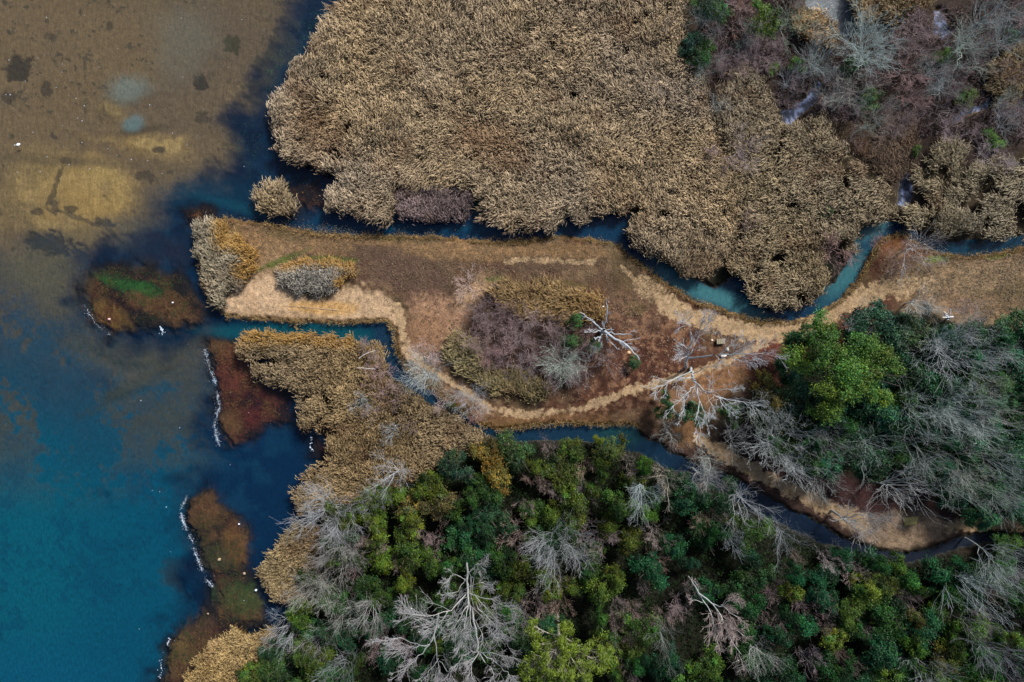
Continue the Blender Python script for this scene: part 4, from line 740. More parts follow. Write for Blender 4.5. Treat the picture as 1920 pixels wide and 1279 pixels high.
# kind, x, y, crown radius (photo pixels), height, label
PK, TN, GN = (1.15,.95,.92), (1.25,1.0,.75), (.9,1.05,.88)
ROWS = [
 ('G',787,707,46,9,'pale spray shaped bare tree overhanging the lower channel beside the sand trail',(1.25,1.25,1.2)),
 ('W',880,748,36,7,'white bare tree leaning over the lower channel just below the sand trail',None),
 ('G',1062,690,50,8,'greenish grey spray shaped tree at the lower right of the shrub island',(.95,1.05,.85)),
 ('W',738,888,42,9,'white forked bare tree where the lower reeds meet the green wood',None),
 ('W',700,948,34,8,'white bare tree leaning left at the edge of the lower reeds',None),
 ('W',615,968,62,11,'wide pale limbed tree over the lake reeds above the brown bare tree',None),
 ('W',628,1030,50,10,'cream and brown bare tree below the wide pale tree of the lake shore',(1.0,.92,.8)),
 ('G',592,1105,46,9,'tan grey fan shaped bare tree behind the small reed tongue',(1.1,1.0,.85)),
 ('W',535,1185,44,9,'white thick limbed bare tree beside the yellowish corner reeds',None),
 ('G',645,1160,42,10,'thin yellowish bare tree left of the pink trunked tree',(1.05,1.0,.85)),
 ('W',690,1150,34,12,'slim bare tree with a pink trunk among the dark green wood',(1,.9,.85)),
 ('G',600,1210,46,8,'tangle of pinkish bare branches near the bottom shore',(1.1,.95,.95)),
 ('G',640,1262,50,10,'grey brown bare tree cut by the bottom edge',None),
 ('P',720,1200,40,7,'pink twiggy bare shrub beside the big pale tree at the bottom',PK),
 ('W',1050,1032,56,14,'white fan shaped bare tree in the middle of the lower wood',None),
 ('P',975,1005,42,9,'round brown bare tree beside the white fan shaped tree',(1.1,.95,.8)),
 ('P',1085,1000,46,9,'dark pink brown bare tree behind the white fan shaped tree',(.9,.8,.8)),
 ('P',1130,1010,32,7,'dusky brown bare shrub east of the white fan shaped tree',(.8,.75,.75)),
 ('W',1215,922,38,13,'blue white two limbed bare tree just below the creek in the dark wood',(.9,1.05,1.05)),
 ('W',1400,945,42,12,'bright white twisted bare tree close below the dark creek',None),
 ('G',1255,898,40,8,'tan fluffy bare tree on the creek bank above the dark wood',TN),
 ('G',1318,890,36,8,'white twigged bare tree overhanging the narrow creek',(1.2,1.2,1.2)),
 ('G',1330,915,44,8,'pinkish fan shaped bare tree touching the creek water',(1.15,.95,.9)),
 ('P',1310,970,32,7,'tan pink bare shrub in the dark wood under the creek fan',TN),
 ('P',1350,975,24,7,'small grey green bare crown beside the tan pink shrub',(1,1.15,1)),
 ('P',1235,1003,30,8,'grey brown bare crown alone in the black part of the wood',(1.05,1.05,.95)),
 ('P',1226,1055,26,8,'small tan bare crown with a spiky top in the dark wood',TN),
 ('G',1385,1022,38,10,'dim grey bare tree with a white fork below the twisted white tree',(.85,.88,.95)),
 ('G',1480,1010,46,10,'dark dusky bare tree beside the creek in deep shade',(.6,.6,.65)),
 ('W',1598,978,46,9,'white bare tree spreading over the left end of the sandy clearing',(1,.97,.92)),
 ('P',1562,1048,28,8,'pale grey bare crown under the creek below the sandy clearing',(1.3,1.35,1.35)),
 ('P',1606,1066,34,8,'pale cream bare crown standing over the dark lower wood',(1.5,1.45,1.3)),
 ('G',1262,820,34,7,'grey brown bare shrub tree between the creek and the big white limbs',(1,.95,.85)),
 ('G',1335,865,34,6,'thin olive bare tree leaning over the lower trail',(1,1.0,.85)),
 ('G',1385,830,42,8,'dusky pink bare tree shading the top of the lower trail',(.85,.78,.76)),
 ('G',1470,842,62,12,'large round grey bare tree right beside the lower trail',None),
 ('G',1425,755,52,12,'greenish grey bare tree behind the white limbed pair',(.95,1.0,.85)),
 ('G',1560,805,48,12,'blue grey bare tree under the big round evergreen',None),
 ('G',1550,880,52,12,'grey bare tree drooping towards the lower trail',(1.05,1,.92)),
 ('G',1690,925,62,13,'long pale bare tree leaning over the sandy clearing',(1.1,1.05,1.02)),
 ('W',1785,655,66,13,'broad pale bare tree below the white crossed branches',(.85,.9,.88)),
 ('G',1732,566,40,7,'low blue grey bare tree at the corner of the rough grass',(.9,.95,.98)),
 ('W',1618,605,36,8,'white branching tree just above the big round evergreen',None),
 ('G',1700,640,34,9,'thin olive grey bare tree right of the big round evergreen',(1,1.05,.85)),
 ('G',1900,660,58,12,'dim grey bare tree by the dark hollow at the right edge',(.75,.82,.8)),
 ('G',1862,720,50,12,'tan tipped bare tree near the right edge of the wood',(1.1,1,.85)),
 ('G',1720,762,62,14,'long blue grey bare tree leaning right in the evergreen wood',(.9,1,.97)),
 ('G',1812,778,62,14,'grey green bare tree in the middle of the right wood',(.88,1,.95)),
 ('G',1880,780,50,14,'pink tipped bare tree against the right edge',(1.05,.97,.9)),
 ('G',1645,838,50,13,'thin greenish bare tree south of the big round evergreen',(.85,.98,.88)),
 ('G',1755,838,50,14,'slanting pale bare tree in the right wood',(.95,1,.9)),
 ('G',1838,862,56,15,'cream twigged bare tree above the black hollow',(1.1,1.05,.9)),
 ('G',1905,870,50,15,'bluish bare tree at the right edge above the trail end',(.8,.92,.92)),
 ('G',1812,918,50,14,'pale green bare tree over the black hollow by the clearing',(.95,1.05,.9)),
 ('G',1898,925,52,15,'long leaning bare tree over the right end of the trail',(.95,1,.92)),
 ('G',1900,1048,54,14,'dusky bare tree over the end of the dark creek',(.75,.8,.8)),
 ('G',1825,1105,56,14,'pale blue grey fan shaped bare tree in the dark right corner wood',(.95,1.05,1.05)),
 ('G',1900,1085,50,13,'dim violet grey bare tree at the lower right edge',(.65,.65,.7)),
 ('G',1860,1235,62,13,'dark violet bare thicket tree in the bottom right corner',(.5,.5,.56)),
 ('G',1755,1262,52,12,'dim grey bare tree at the bottom edge of the right wood',(.6,.62,.62)),
 ('G',1840,1190,36,12,'thin bent bare tree with a pinkish fork in the dark corner',(.7,.65,.62)),
 ('P',1697,1128,26,9,'small grey white bare crown in the green right wood',(1.5,1.5,1.4)),
 ('P',1437,1135,44,9,'dull mauve bare crown right of the leaning white tree',(.8,.68,.66)),
 ('P',1512,1148,38,9,'mauve brown fluffy bare crown among green shrubs',(.95,.82,.82)),
 ('P',1512,1232,32,9,'lilac grey bare crown near the bottom edge of the wood',(1.1,1.1,1.2)),
 ('G',1440,1235,40,12,'slim bare tree with a long bent trunk at the bottom edge',(.95,.9,.82)),
 ('P',1285,1130,34,9,'mauve grey bare crown left of the leaning white tree',(.8,.72,.72)),
 ('P',1190,1160,36,9,'dark red brown bare crown in the black part of the lower wood',(.75,.6,.6)),
 ('P',1165,1200,30,8,'dim violet bare crown beside the bright pine',(.6,.55,.6)),
 ('G',1250,1215,38,12,'pale slim bare tree leaning down near the bottom edge',(1,1.02,.88)),
 ('P',1060,1125,34,10,'tan brown bare crown above the bright pine',TN),
 ('P',995,1130,40,9,'brown bare crown between the big pale tree and the bright pine',(1.1,1,.8)),
 ('G',975,1180,36,9,'pink grey tangle of bare branches beside the bright pine',(1,.8,.78)),
 ('P',820,1020,24,8,'pinkish bare crown with tan twigs in the left part of the wood',PK),
 ('P',660,1085,30,8,'tan pink drooping bare crown near the lake reeds',PK),
 ('P',1022,838,24,7,'pink bare crown poking out by the lower channel',PK),
 ('P',998,900,20,6,'small tan spiky bare crown in the upper part of the wood',TN),
 ('P',1040,928,16,6,'tiny white tipped bare crown in the green wood',(1.5,1.5,1.4)),
 ('P',1095,925,26,8,'round dark grey bare crown in the green wood',(.75,.85,.8)),
 ('P',1100,875,20,7,'small tan bare crown near the bend of the lower channel',TN),
 ('P',1185,875,26,7,'brown bare shrub at the tip of the dark lower channel',(.9,.85,.75)),
 # marsh at the top right
 ('G',1322,32,34,8,'teal grey bare tree at the top edge beside the big reed field',(.85,1,.95)),
 ('P',1385,22,42,5,'rusty brown bare shrub at the top edge',(1.35,.85,.6)),
 ('P',1362,88,40,5,'lilac pink bare shrub above the first blue puddle',(1.1,1,1.05)),
 ('P',1418,72,40,5,'pink grey bare shrub left of the pond reeds',(1.15,1.02,1.0)),
 ('P',1432,108,36,5,'mauve bare shrub in the middle of the upper marsh',(1.1,.95,.98)),
 ('P',1370,128,30,5,'reddish bare shrub just beside the first blue puddle',(1.05,.85,.85)),
 ('G',1475,40,44,7,'pale green misty bare tree left of the grey pond',(.85,1.1,.72)),
 ('G',1545,112,50,8,'blue grey bare tree below the golden pond reeds',(.9,1.02,1.02)),
 ('G',1640,78,66,9,'large fan of blue green branches right of the grey pond',(.88,1.03,.98)),
 ('G',1480,152,36,6,'grey lilac bare tree above the long puddle',(1.02,1,1.08)),
 ('G',1612,158,48,7,'tan pink bare tree with crooked limbs in the marsh',(1.05,.95,.82)),
 ('P',1712,120,52,6,'long pink bare shrub in the middle of the marsh',(1.25,.95,.9)),
 ('P',1718,172,34,5,'small rusty pink bare shrub below the long pink shrub',(1.3,.9,.8)),
 ('G',1825,75,62,8,'wide sage green bare tree near the blue puddle',(.92,1.08,.88)),
 ('G',1850,118,44,7,'tangled grey green bare tree above the thin streams',(.95,1.03,.9)),
 ('G',1865,18,54,9,'long grey bare tree at the top right corner',(.8,.85,.85)),
 ('G',1905,52,46,9,'grey bare tree on the right edge near the top corner',(.85,.95,.95)),
 ('P',1780,195,44,4,'dull grey bare shrub left of the thin streams',(.9,.9,.9)),
 ('P',1790,250,40,4,'lilac brown bare shrub under the thin streams',(1,.92,1)),
 ('G',1895,232,40,6,'grey bare tree at the right edge under the streams',(.8,.82,.85)),
 ('P',1872,290,44,4,'pale lilac bare shrub near the right edge reeds',(1.1,1.1,1.15)),
 ('G',1340,190,26,5,'thin grey bare tree with a curled branch at the reed edge',(1,1,.95)),
 ('P',1388,285,46,5,'pink grey bare shrub thicket inside the reed beds',(1.25,1.2,1.2)),
 ('P',1345,300,30,4,'small lilac bare shrub beside the pink grey thicket',(1.0,.9,.98)),
 ('P',1400,405,26,4,'rusty pink bare shrub between the two reed beds',(1.2,.95,.88)),
 ('P',1290,90,20,4,'pale twiggy shrub on the right margin of the big reed field',(1.6,1.7,1.6)),
 ('P',1255,55,18,4,'faint whitish shrub near the top margin of the big reed field',(1.7,1.75,1.6)),
 ('P',1240,165,20,4,'thin pale shrub sunk in the big reed field',(1.5,1.55,1.4)),
 ('P',1680,250,40,3,'matted grey brown shrub in the sedge marsh',(.9,.8,.7)),
 ('P',1600,245,30,3,'dark tangled shrub at the upper side of the sedge marsh',(.7,.6,.55)),
 # creek bend
 ('P',1565,472,36,4,'round pink bare bush beside the creek bend',(1.4,.95,.85)),
 ('G',1715,468,52,7,'pinkish branching tree on the red bank by the creek fork',(1.1,.9,.85)),
 ('P',1660,460,30,3,'rust brown shrub on the red bank inside the creek fork',(1.15,.75,.5)),
 ('P',1690,500,30,3,'low pink bare shrub at the foot of the red bank',(1.2,.9,.85)),
 ('P',1830,600,40,3,'low grey pink scrub at the bottom of the rough grass',(1.2,1.05,1)),
 # shrub island
 ('P',905,590,34,4,'dark mauve bare shrub at the left end of the shrub island',(.85,.78,.82)),
 ('P',942,592,36,4,'reddish mauve bare shrub in the upper left of the shrub island',(1,.75,.75)),
 ('P',890,632,32,4,'pink brown bare shrub beside the lower reeds of the island',(1,.82,.8)),
 ('P',960,655,26,5,'pale tan pink bare shrub at the centre of the island',(1.6,1.25,1.15)),
 ('P',920,662,24,4,'dark red bare shrub left of the pale tan one',(1,.6,.58)),
 ('P',985,620,36,4,'dark grey bare shrub in the black heart of the island',(.65,.6,.62)),
 ('P',1030,640,34,4,'mauve grey bare shrub in the middle right of the island',(.9,.85,.85)),
 ('P',975,690,30,4,'lilac bare shrub above the lower reed belt',(1,.98,1.1)),
 ('P',1045,610,28,4,'brown bare shrub under the upper reed fringe',(.95,.8,.72)),
 ('P',1105,690,40,4,'grey twiggy shrub beside the greenish spray tree',(1.1,1.1,1.05)),
 ('P',1140,680,32,3,'pinkish shrub below the dead white snag',(1.1,.95,.9)),
 ('P',885,545,40,2.5,'very pale low scrub at the upper left of the shrub island',(2.0,1.7,1.4)),
 # along the channel
 ('P',805,662,28,3,'thin pink shrub beside the sand trail above the channel',(1.6,1.3,1.2)),
 ('P',895,780,20,3,'small reddish shrub growing at the channel edge',(1.3,.8,.75)),
 ('P',828,752,24,4,'pale branched shrub leaning over the lower channel',(1.7,1.5,1.3)),
 ('P',688,655,26,4,'grey shrub on the reed corner by the channel elbow',(1.3,1.2,1.2)),
 ('P',715,700,28,4,'pink twiggy shrub in the reeds beside the channel',(1.95,1.50,1.50)),
 ('P',728,738,34,4,'lilac pink shrub group in the lower reeds',(1.80,1.50,1.58)),
 ('P',700,725,26,4,'red pink bare shrub left of the lilac group',(1.80,1.20,1.20)),
 ('W',672,748,26,6,'white bare tree sunk in the middle of the lower reeds',None),
 ('P',700,780,28,4,'thin grey shrub below the sunken white tree',(1.3,1.25,1.2)),
 ('W',735,808,22,6,'small bright white bare tree in the lower part of the reeds',(1.15,1.2,1.2)),
 ('P',762,800,20,4,'mauve shrub beside the small bright white tree',(1,.9,.9)),
 # evergreens with a place of their own
 ('E',1520,660,46,7,'loose green bush on the upper left flank of the big round evergreen',(.026,.080,.024)),
 ('T',1505,742,52,8,'blue green bush on the lower left flank of the big round evergreen',None),
 ('O',1452,745,34,7,'ochre olive bush behind the white limbed pair',None),
 ('E',1478,785,42,7,'dark olive bush under the blue green one beside the big evergreen',(.045,.062,.018)),
 ('E',1510,615,12,2.5,'tiny round green bush standing alone on the red soil by the trail',None),
 ('T',1660,608,52,7,'wide green bush right of the white branching tree',(.028,.082,.036)),
 ('T',1712,622,44,7,'misty green bush under the low blue grey tree',(.038,.085,.045)),
 ('E',1700,690,46,7,'green bush just right of the big round evergreen',(.026,.082,.03)),
 ('D',1745,730,42,7,'dark green bush below the broad pale tree',None),
 ('T',1660,775,44,7,'blue green bush under the long leaning grey tree',None),
 ('D',1635,868,40,8,'very dark green bush above the red brown soil',None),
 ('E',1450,800,26,5,'green bush at the back of the large round grey tree',None),
 ('T',1300,775,28,5,'green ivy bush at the foot of the white limbed pair',(.03,.085,.03)),
 ('E',1250,765,20,4,'small green bush left of the white limbed pair',None),
 ('Y',1375,778,20,4,'small green bush on the inner side of the white limbed pair',(.04,.09,.02)),
 ('E',1318,95,26,4,'green bush at the marsh edge above the first puddle',(.03,.10,.025)),
 ('T',1300,78,26,4,'blue green bush along the right margin of the big reed field',None),
 ('E',1338,10,34,5,'green bush at the top edge beside the big reed field',None),
 ('Y',1440,28,34,5,'yellow green bush at the top edge left of the pond',(.06,.12,.02)),
 ('E',1312,108,20,3.5,'small green bush right beside the reed field margin',(.022,.09,.022)),
 ('L',1450,128,11,2,'small bright green bush above the tan marsh soil',None),
 ('L',1498,122,16,2.5,'bright green bush pair spot under the blue grey tree',None),
 ('E',1600,122,22,3,'green bush at the base of the large branch fan',(.03,.09,.02)),
 ('L',1775,104,18,2.5,'bright grass green bush in the middle of the marsh',None),
 ('E',1635,185,22,3,'green bush under the tan pink crooked tree',(.04,.09,.02)),
 ('Y',1812,182,26,2.5,'olive green bush left of the stream junction',(.055,.085,.015)),
 ('L',1862,262,18,2,'bright green bush near the right edge under the streams',None),
 ('L',1718,283,9,1.5,'tiny green bush beside the long narrow puddle',None),
 ('E',1550,398,13,2.5,'small green bush in the reeds above the creek bend',(.045,.105,.04)),
 ('E',1905,65,16,3,'small green bush on the right edge in the marsh',None),
 ('L',1080,600,16,2.5,'green bush in the middle of the island by the dead snag',(.04,.09,.02)),
 ('E',1070,640,20,3,'larger green bush left of the dead white snag',(.028,.075,.02)),
 ('E',1115,650,14,2.5,'small green bush under the bent limb of the snag',(.025,.09,.02)),
 ('L',1190,680,13,2,'small green bush right of the tip of the snag limb',(.04,.09,.025)),
 ('E',685,755,14,2.5,'small dark green bush in the lower reeds by the sunken white tree',(.02,.06,.015)),
 ('Y',845,762,9,2,'tiny olive bush at the channel edge',(.06,.08,.02)),
 # the lower wood, left to right
 ('Y',705,988,30,5,'yellow green bush below the white leaning tree of the reed edge',None),
 ('O',772,952,30,5,'olive tan bush beside the white forked tree',(.09,.10,.03)),
 ('Y',768,978,28,5,'bright yellow green bush below the olive tan one',(.085,.135,.015)),
 ('O',822,945,34,5,'olive brown bush in the upper left of the lower wood',(.085,.085,.03)),
 ('O',915,850,34,5,'ochre bush at the top of the lower wood by the reeds',(.13,.10,.02)),
 ('O',932,892,32,5,'ochre yellow bush under the first ochre one',(.14,.105,.02)),
 ('T',855,880,36,5,'blue green bush at the upper left corner of the wood',(.022,.062,.028)),
 ('E',965,850,32,5,'green bush beside the pink crown by the channel',(.03,.075,.024)),
 ('Y',1145,845,34,5,'mossy green bush along the lower channel',(.055,.085,.02)),
 ('Y',1125,828,11,2.5,'tiny bright yellow bush on the bank of the lower channel',(.13,.20,.02)),
 ('Y',1040,880,30,5,'yellow green bush in the upper middle of the wood',(.055,.09,.014)),
 ('Y',1162,950,28,6,'bright green bush at the right brink of the lit wood',(.06,.11,.018)),
 ('Y',1488,1112,26,6,'bright yellow green bush left of the mauve fluffy crown',(.065,.12,.014)),
 ('Y',1632,1108,26,6,'bright yellow green bush below the pale cream crown',(.075,.13,.014)),
 ('Y',1600,1145,30,6,'yellow green bush among the right wood',(.06,.12,.014)),
 ('L',1706,1086,22,6,'round bright green bush alone by the dark creek',(.03,.14,.03)),
 ('E',1665,1102,24,6,'olive green bush left of the small grey white crown',(.05,.095,.02)),
 ('Y',1568,1205,28,6,'gold green bush below the mauve fluffy crown',(.08,.11,.012)),
 ('O',1720,1162,20,6,'ochre spotted bush in the right wood',(.10,.11,.015)),
 ('T',1740,1185,30,6,'blue green bush in the right wood',(.02,.085,.03)),
 ('O',1778,1245,28,6,'gold tinted bush near the bottom edge',(.08,.09,.012)),
 ('L',1128,1155,18,5,'bright green bush alone in the black part of the wood',(.04,.115,.02)),
 ('Y',465,1268,26,4,'yellow green bush behind the corner reeds at the bottom edge',(.075,.11,.014)),
 ('E',520,1255,34,4,'green bush on the bottom shore behind the reeds',(.03,.085,.02)),
 ('E',510,1225,28,4,'dark green bush between the corner reeds and the white limbed tree',(.02,.06,.018)),
]
SPRAY = {(787,707),(1062,690),(592,1105),(628,1030),(880,748),(1785,655),(1470,842),(615,968),(1740,570),(1050,1032),(1812,778),(1640,78)}
for r in ROWS:
    tint = r[6] if len(r) > 6 else None
    put(r[0], r[1], r[2], r[3], r[4], r[5], tint, 'S' if (r[1], r[2]) in SPRAY else None)
put('E', 1592, 692, 84, 12, 'big round evergreen tree with yellow green leaves beside the trail fork', (.050,.128,.020), 'big', 'evergreen_tree', 'tree', 'large evergreens')
# ------------------------------------------------------------------ the bright pine at the bottom edge
def pine():
    rng = np.random.default_rng(321); h = 13.0
    root = empty('pine_tree', (*W(1045, 1150)[:2], .25))
    bx, by = W(1045, 1150)[:2]
    ends = [(985,1252,10),(1010,1275,11),(1040,1225,12),(1060,1262,12.5),(1090,1240,11.5),(1115,1235,10),(1134,1228,9),(1010,1205,9),(1000,1170,8),(1062,1168,8),(1050,1195,10),(1100,1275,11),(1075,1215,11),(980,1290,9),(1060,1300,11),(1025,1245,12)]
    items, tips = [], []
    top = np.array(W(1050, 1240, 12.5))-np.array([bx, by, 0])
    P0 = np.stack([top*np.array([s, s, s]) for s in np.linspace(0, 1, 6)])[None]
    items.append((P0, np.linspace(.24, .06, 6)[None], (1, 1, 1)))
    C, N_, SZ, CL = [], [], [], []
    for (px, py, z) in ends:
        e = np.array(W(px, py, z))-np.array([bx, by, 0]); s0 = rng.uniform(.35, .8); a = P0[0, 0]*(1-s0)+P0[0, -1]*s0
        P = np.stack([a+(e-a)*s+np.array([0, 0, .5*math.sin(s*3)]) for s in np.linspace(0, 1, 6)])[None]
        R = np.linspace(.085, .03, 6)[None]; items.append((P, R, (1, 1, 1)))
        Pb, Rb = branch(P, R, 16, .35, 1, .8, .38, 4, .25, .5, rng, wob=.2)
        items.append((Pb, Rb, (1, 1, 1)))
        for q in Pb[:, -1]:
            n = 62; d = rng.normal(size=(n, 3)); d /= np.linalg.norm(d, axis=1)[:, None]; d[:, 2] = np.abs(d[:, 2])*.8
            C.append(q+d*rng.uniform(.1, .55, (n, 1))); nr = d+rng.normal(0, .5, (n, 3))+np.array([0, 0, .5]); N_.append(nr/np.linalg.norm(nr, axis=1)[:, None])
            SZ.append(rng.uniform(.07, .16, n)); t = rng.uniform(.6, 1.3); CL.append(np.array([.115, .165, .012])*t*rng.uniform(.5, 1.4, (n, 1)))
    V1, F1, C1 = tubes(items, 5); mesh_np('trunk', V1, F1, M_bark, C1, root).color = (.36, .32, .27, 1)
    C, N_, SZ, CL = map(np.concatenate, (C, N_, SZ, CL)); Vv, Fq, Cv = leaves(C, N_, SZ, CL, rng, .35)
    mesh_np('crown', Vv, Fq, M_leaf, Cv, root)
    tag(root, 'bright yellow green pine at the bottom edge beside the big pale tree', 'tree', 'large evergreens')
    PLACED.append((root, 'E', 1060, 1235, 75))
pine()
# ------------------------------------------------------------------ big pale trees drawn limb by limb: (x, y, height) points and radii
def limb_tree(name, label, base, limbs, seed, bark=(.5,.52,.53), twig=(.46,.47,.48), kids=(11, 6, 3), fine=1.2, lf=.36, r_tr=.3, cat='tree', group='pale bare trees', vis=(0, 0, 60), thin=.41):
    rng = np.random.default_rng(seed); bx, by = W(*base)[:2]; root = empty(name, (bx, by, .25)); o = np.array([bx, by, .25])
    thick, fineb = [], []
    for pts, r0, r1, bushy in limbs:
        q = np.array([W(*p) for p in pts])-o; n = 9
        s = np.linspace(0, len(q)-1, n); i = np.minimum(s.astype(int), len(q)-2); f = (s-i)[:, None]
        P = (q[i]*(1-f)+q[i+1]*f); w = rng.normal(0, .07, (n, 3)); w[0] = 0; P = (P+w)[None]
        R = np.linspace(r0, r1, n)[None]*thin; thick.append((P, R, (1, 1, 1)))
        if bushy:
            P2, R2 = branch(P, R, max(2, int(kids[0]*bushy)), .3, 1, .6, lf, 5, .25, .55, rng, wob=.35, taper=.4)
            P3, R3 = branch(P2, np.maximum(R2, .014), kids[1], .2, 1, .55, .55, 4, .1, .7, rng, wob=.25, taper=.55); R3 = np.maximum(R3, .010*fine)
            P4, R4 = branch(P3, R3, kids[2], .2, 1, .55, .6, 3, .04, .8, rng, wob=.12, taper=.7); R4 = np.maximum(R4, .008*fine)
            fineb += [(P2, np.maximum(R2, .016), (1, 1, 1)), (P3, R3, (.95, .95, .95)), (P4, R4, (.88, .87, .87))]
    V1, F1, C1 = tubes(thick, 7); mesh_np('trunk', V1, F1, M_bark, C1, root).color = (*bark, 1)
    V1, F1, C1 = tubes(fineb, 3); mesh_np('crown', V1, F1, M_twig, C1, root).color = (*twig, 1)
    tag(root, label, cat, group); PLACED.append((root, 'W', *vis)); return root
WH = (.41, .44, .46)
limb_tree('dead_snag', 'dead white snag with star shaped broken limbs at the right of the shrub island', (1128,622), [
    ([(1128,622,.2),(1130,620,4),(1132,619,7)], .42, .24, 0),
    ([(1130,619,6.5),(1113,602,7.4),(1088,587,8)], .17, .05, .5), ([(1132,613,6.5),(1139,588,8),(1137,560,9)], .16, .04, .6),
    ([(1134,621,7),(1162,640,8),(1186,656,8.6),(1198,674,8.8)], .24, .05, 1.3), ([(1140,624,7.2),(1158,628,7.8),(1176,626,8.2),(1192,622,8.5)], .12, .03, .8),
    ([(1136,624,6.5),(1141,638,6.8),(1154,651,7)], .13, .05, .3), ([(1154,651,7),(1163,656,6.8)], .05, .03, 0),
    ([(1126,621,6.6),(1112,622,7),(1098,623,7.4)], .10, .05, .2), ([(1122,620,6.3),(1103,618,7)], .07, .05, 0),
    ([(1129,627,6.3),(1124,632,6.6),(1115,636,7)], .13, .11, 0), ([(1123,632,6.6),(1123,640,6.6)], .11, .10, 0),
    ([(1127,632,6),(1130,648,5.5),(1118,655,5),(1104,670,4.5)], .10, .03, .8), ([(1136,618,7),(1150,617,7.6)], .08, .05, .2), ([(1130,611,7),(1127,601,7.6)], .06, .03, 0)],
    401, WH, (.48,.50,.53), (5, 3, 2), 1.2, .26, thin=.62, vis=(1135,622,50))
limb_tree('bare_tree', 'white limbed tree over the trail fork reaching up towards the creek', (1285,690), [
    ([(1285,690,.2),(1288,672,6),(1290,655,9)], .42, .22, .8),
    ([(1290,655,9),(1298,636,10.5),(1318,618,12),(1336,598,13)], .19, .05, 1.5), ([(1296,640,10),(1296,615,11.5),(1282,602,12.4),(1266,588,13)], .12, .03, 1.2),
    ([(1312,622,11.5),(1316,604,12.4),(1324,584,13)], .10, .03, 1.0), ([(1288,672,6),(1320,668,9),(1350,664,11),(1395,664,12.5),(1435,662,13)], .22, .05, 2.2),
    ([(1350,664,11),(1368,650,11.8),(1392,630,12.4)], .09, .03, 1.2), ([(1360,664,11.2),(1390,676,12),(1420,684,12.6)], .09, .03, 1.2), ([(1286,680,5),(1276,664,7),(1280,645,9)], .12, .03, 1.2)],
    402, WH, (.48,.48,.50), (7, 6, 3), 1.1, .33, vis=(1340,640,95))
limb_tree('bare_tree', 'white limbed tree fanning down below the trail fork with long pale limbs', (1295,690), [
    ([(1295,690,.2),(1297,700,7),(1300,715,9)], .40, .24, .3),
    ([(1297,695,6),(1278,705,9),(1252,718,11),(1226,728,12)], .15, .04, 1.1), ([(1250,718,11),(1248,736,11.5),(1244,748,12)], .07, .03, 1.0),
    ([(1300,700,8),(1322,690,10),(1348,680,11.5),(1356,674,12)], .13, .04, .6), ([(1312,694,9),(1322,706,10),(1330,716,10.5)], .06, .02, .4),
    ([(1300,715,9),(1318,732,11),(1345,742,13),(1392,755,14.5),(1412,764,15)], .19, .04, 1.8), ([(1325,736,11.5),(1362,730,13),(1398,728,14)], .11, .03, 1.2),
    ([(1346,742,13),(1360,768,14),(1384,782,14.5)], .10, .03, .9), ([(1302,725,10),(1284,742,11.5),(1258,766,13)], .12, .03, 1.4), ([(1290,738,11.5),(1282,762,12.5),(1276,790,13.2)], .09, .03, 1.3),
    ([(1308,728,10),(1312,760,12.5),(1307,785,13.5),(1307,814,14)], .13, .03, 1.6), ([(1322,735,11),(1334,755,12.5),(1338,785,13.5)], .10, .03, 1.2), ([(1312,752,12),(1322,780,13.2),(1332,812,14)], .09, .03, 1.4)],
    403, WH, (.52,.54,.55), (6, 5, 3), 1.15, .30, vis=(1315,750,95))
limb_tree('bare_tree', 'big pale tree at the bottom fanning wide limbs towards the bottom edge', (874,1045), [
    ([(874,1045,.2),(875,1068,7),(877,1110,13),(878,1132,15)], .34, .20, .4),
    ([(876,1112,13),(850,1140,15),(812,1158,16.5),(770,1150,17)], .16, .04, 1.6), ([(840,1146,15.5),(820,1176,16.8),(790,1188,17.5)], .10, .03, 1.4),
    ([(878,1130,15),(866,1155,16.5),(838,1198,18)], .12, .03, 1.6), ([(878,1132,15),(872,1170,17),(864,1215,18.5)], .12, .03, 1.6), ([(880,1130,15),(884,1165,17),(880,1200,18)], .12, .03, 1.5),
    ([(884,1122,14),(915,1160,16.5),(938,1180,17.5)], .13, .03, 1.5), ([(880,1112,13),(912,1122,15),(955,1140,16.5)], .14, .03, 1.6), ([(890,1115,14),(930,1165,16.5),(925,1195,17.5)], .09, .03, 1.2),
    ([(874,1090,10),(850,1075,11),(835,1095,12)], .10, .03, 1.2), ([(872,1080,9),(890,1060,10.5),(912,1055,11)], .10, .03, 1.2), ([(872,1085,9.5),(858,1110,11),(828,1115,12)], .09, .03, 1.2), ([(880,1100,12),(905,1092,13),(925,1100,14)], .09, .03, 1.2)],
    404, (.37,.37,.35), (.35,.35,.35), (9, 6, 3), 1.0, .36, thin=.38, vis=(870,1120,110))
limb_tree('bare_tree', 'pale tree at the bottom edge leaning left below the big pale tree', (828,1130), [
    ([(828,1130,.2),(818,1170,7),(806,1208,12)], .34, .18, .3),
    ([(806,1208,12),(770,1214,14),(725,1220,15.5)], .14, .03, 2.2), ([(790,1211,13),(750,1195,14.5),(712,1205,15)], .09, .03, 1.5), ([(806,1208,12),(780,1240,14),(745,1262,15)], .12, .03, 1.8),
    ([(814,1190,9),(822,1235,12.5),(826,1275,14)], .14, .03, 1.8), ([(822,1235,12.5),(800,1265,14),(785,1290,15)], .09, .03, 1.4), ([(814,1190,9),(785,1165,12),(760,1140,13)], .09, .03, 1.4), ([(823,1240,12.5),(845,1262,14),(850,1290,15)], .09, .03, 1.4)],
    405, (.40,.41,.40), (.38,.36,.37), (7, 6, 3), 1.1, .36, vis=(780,1225,80))
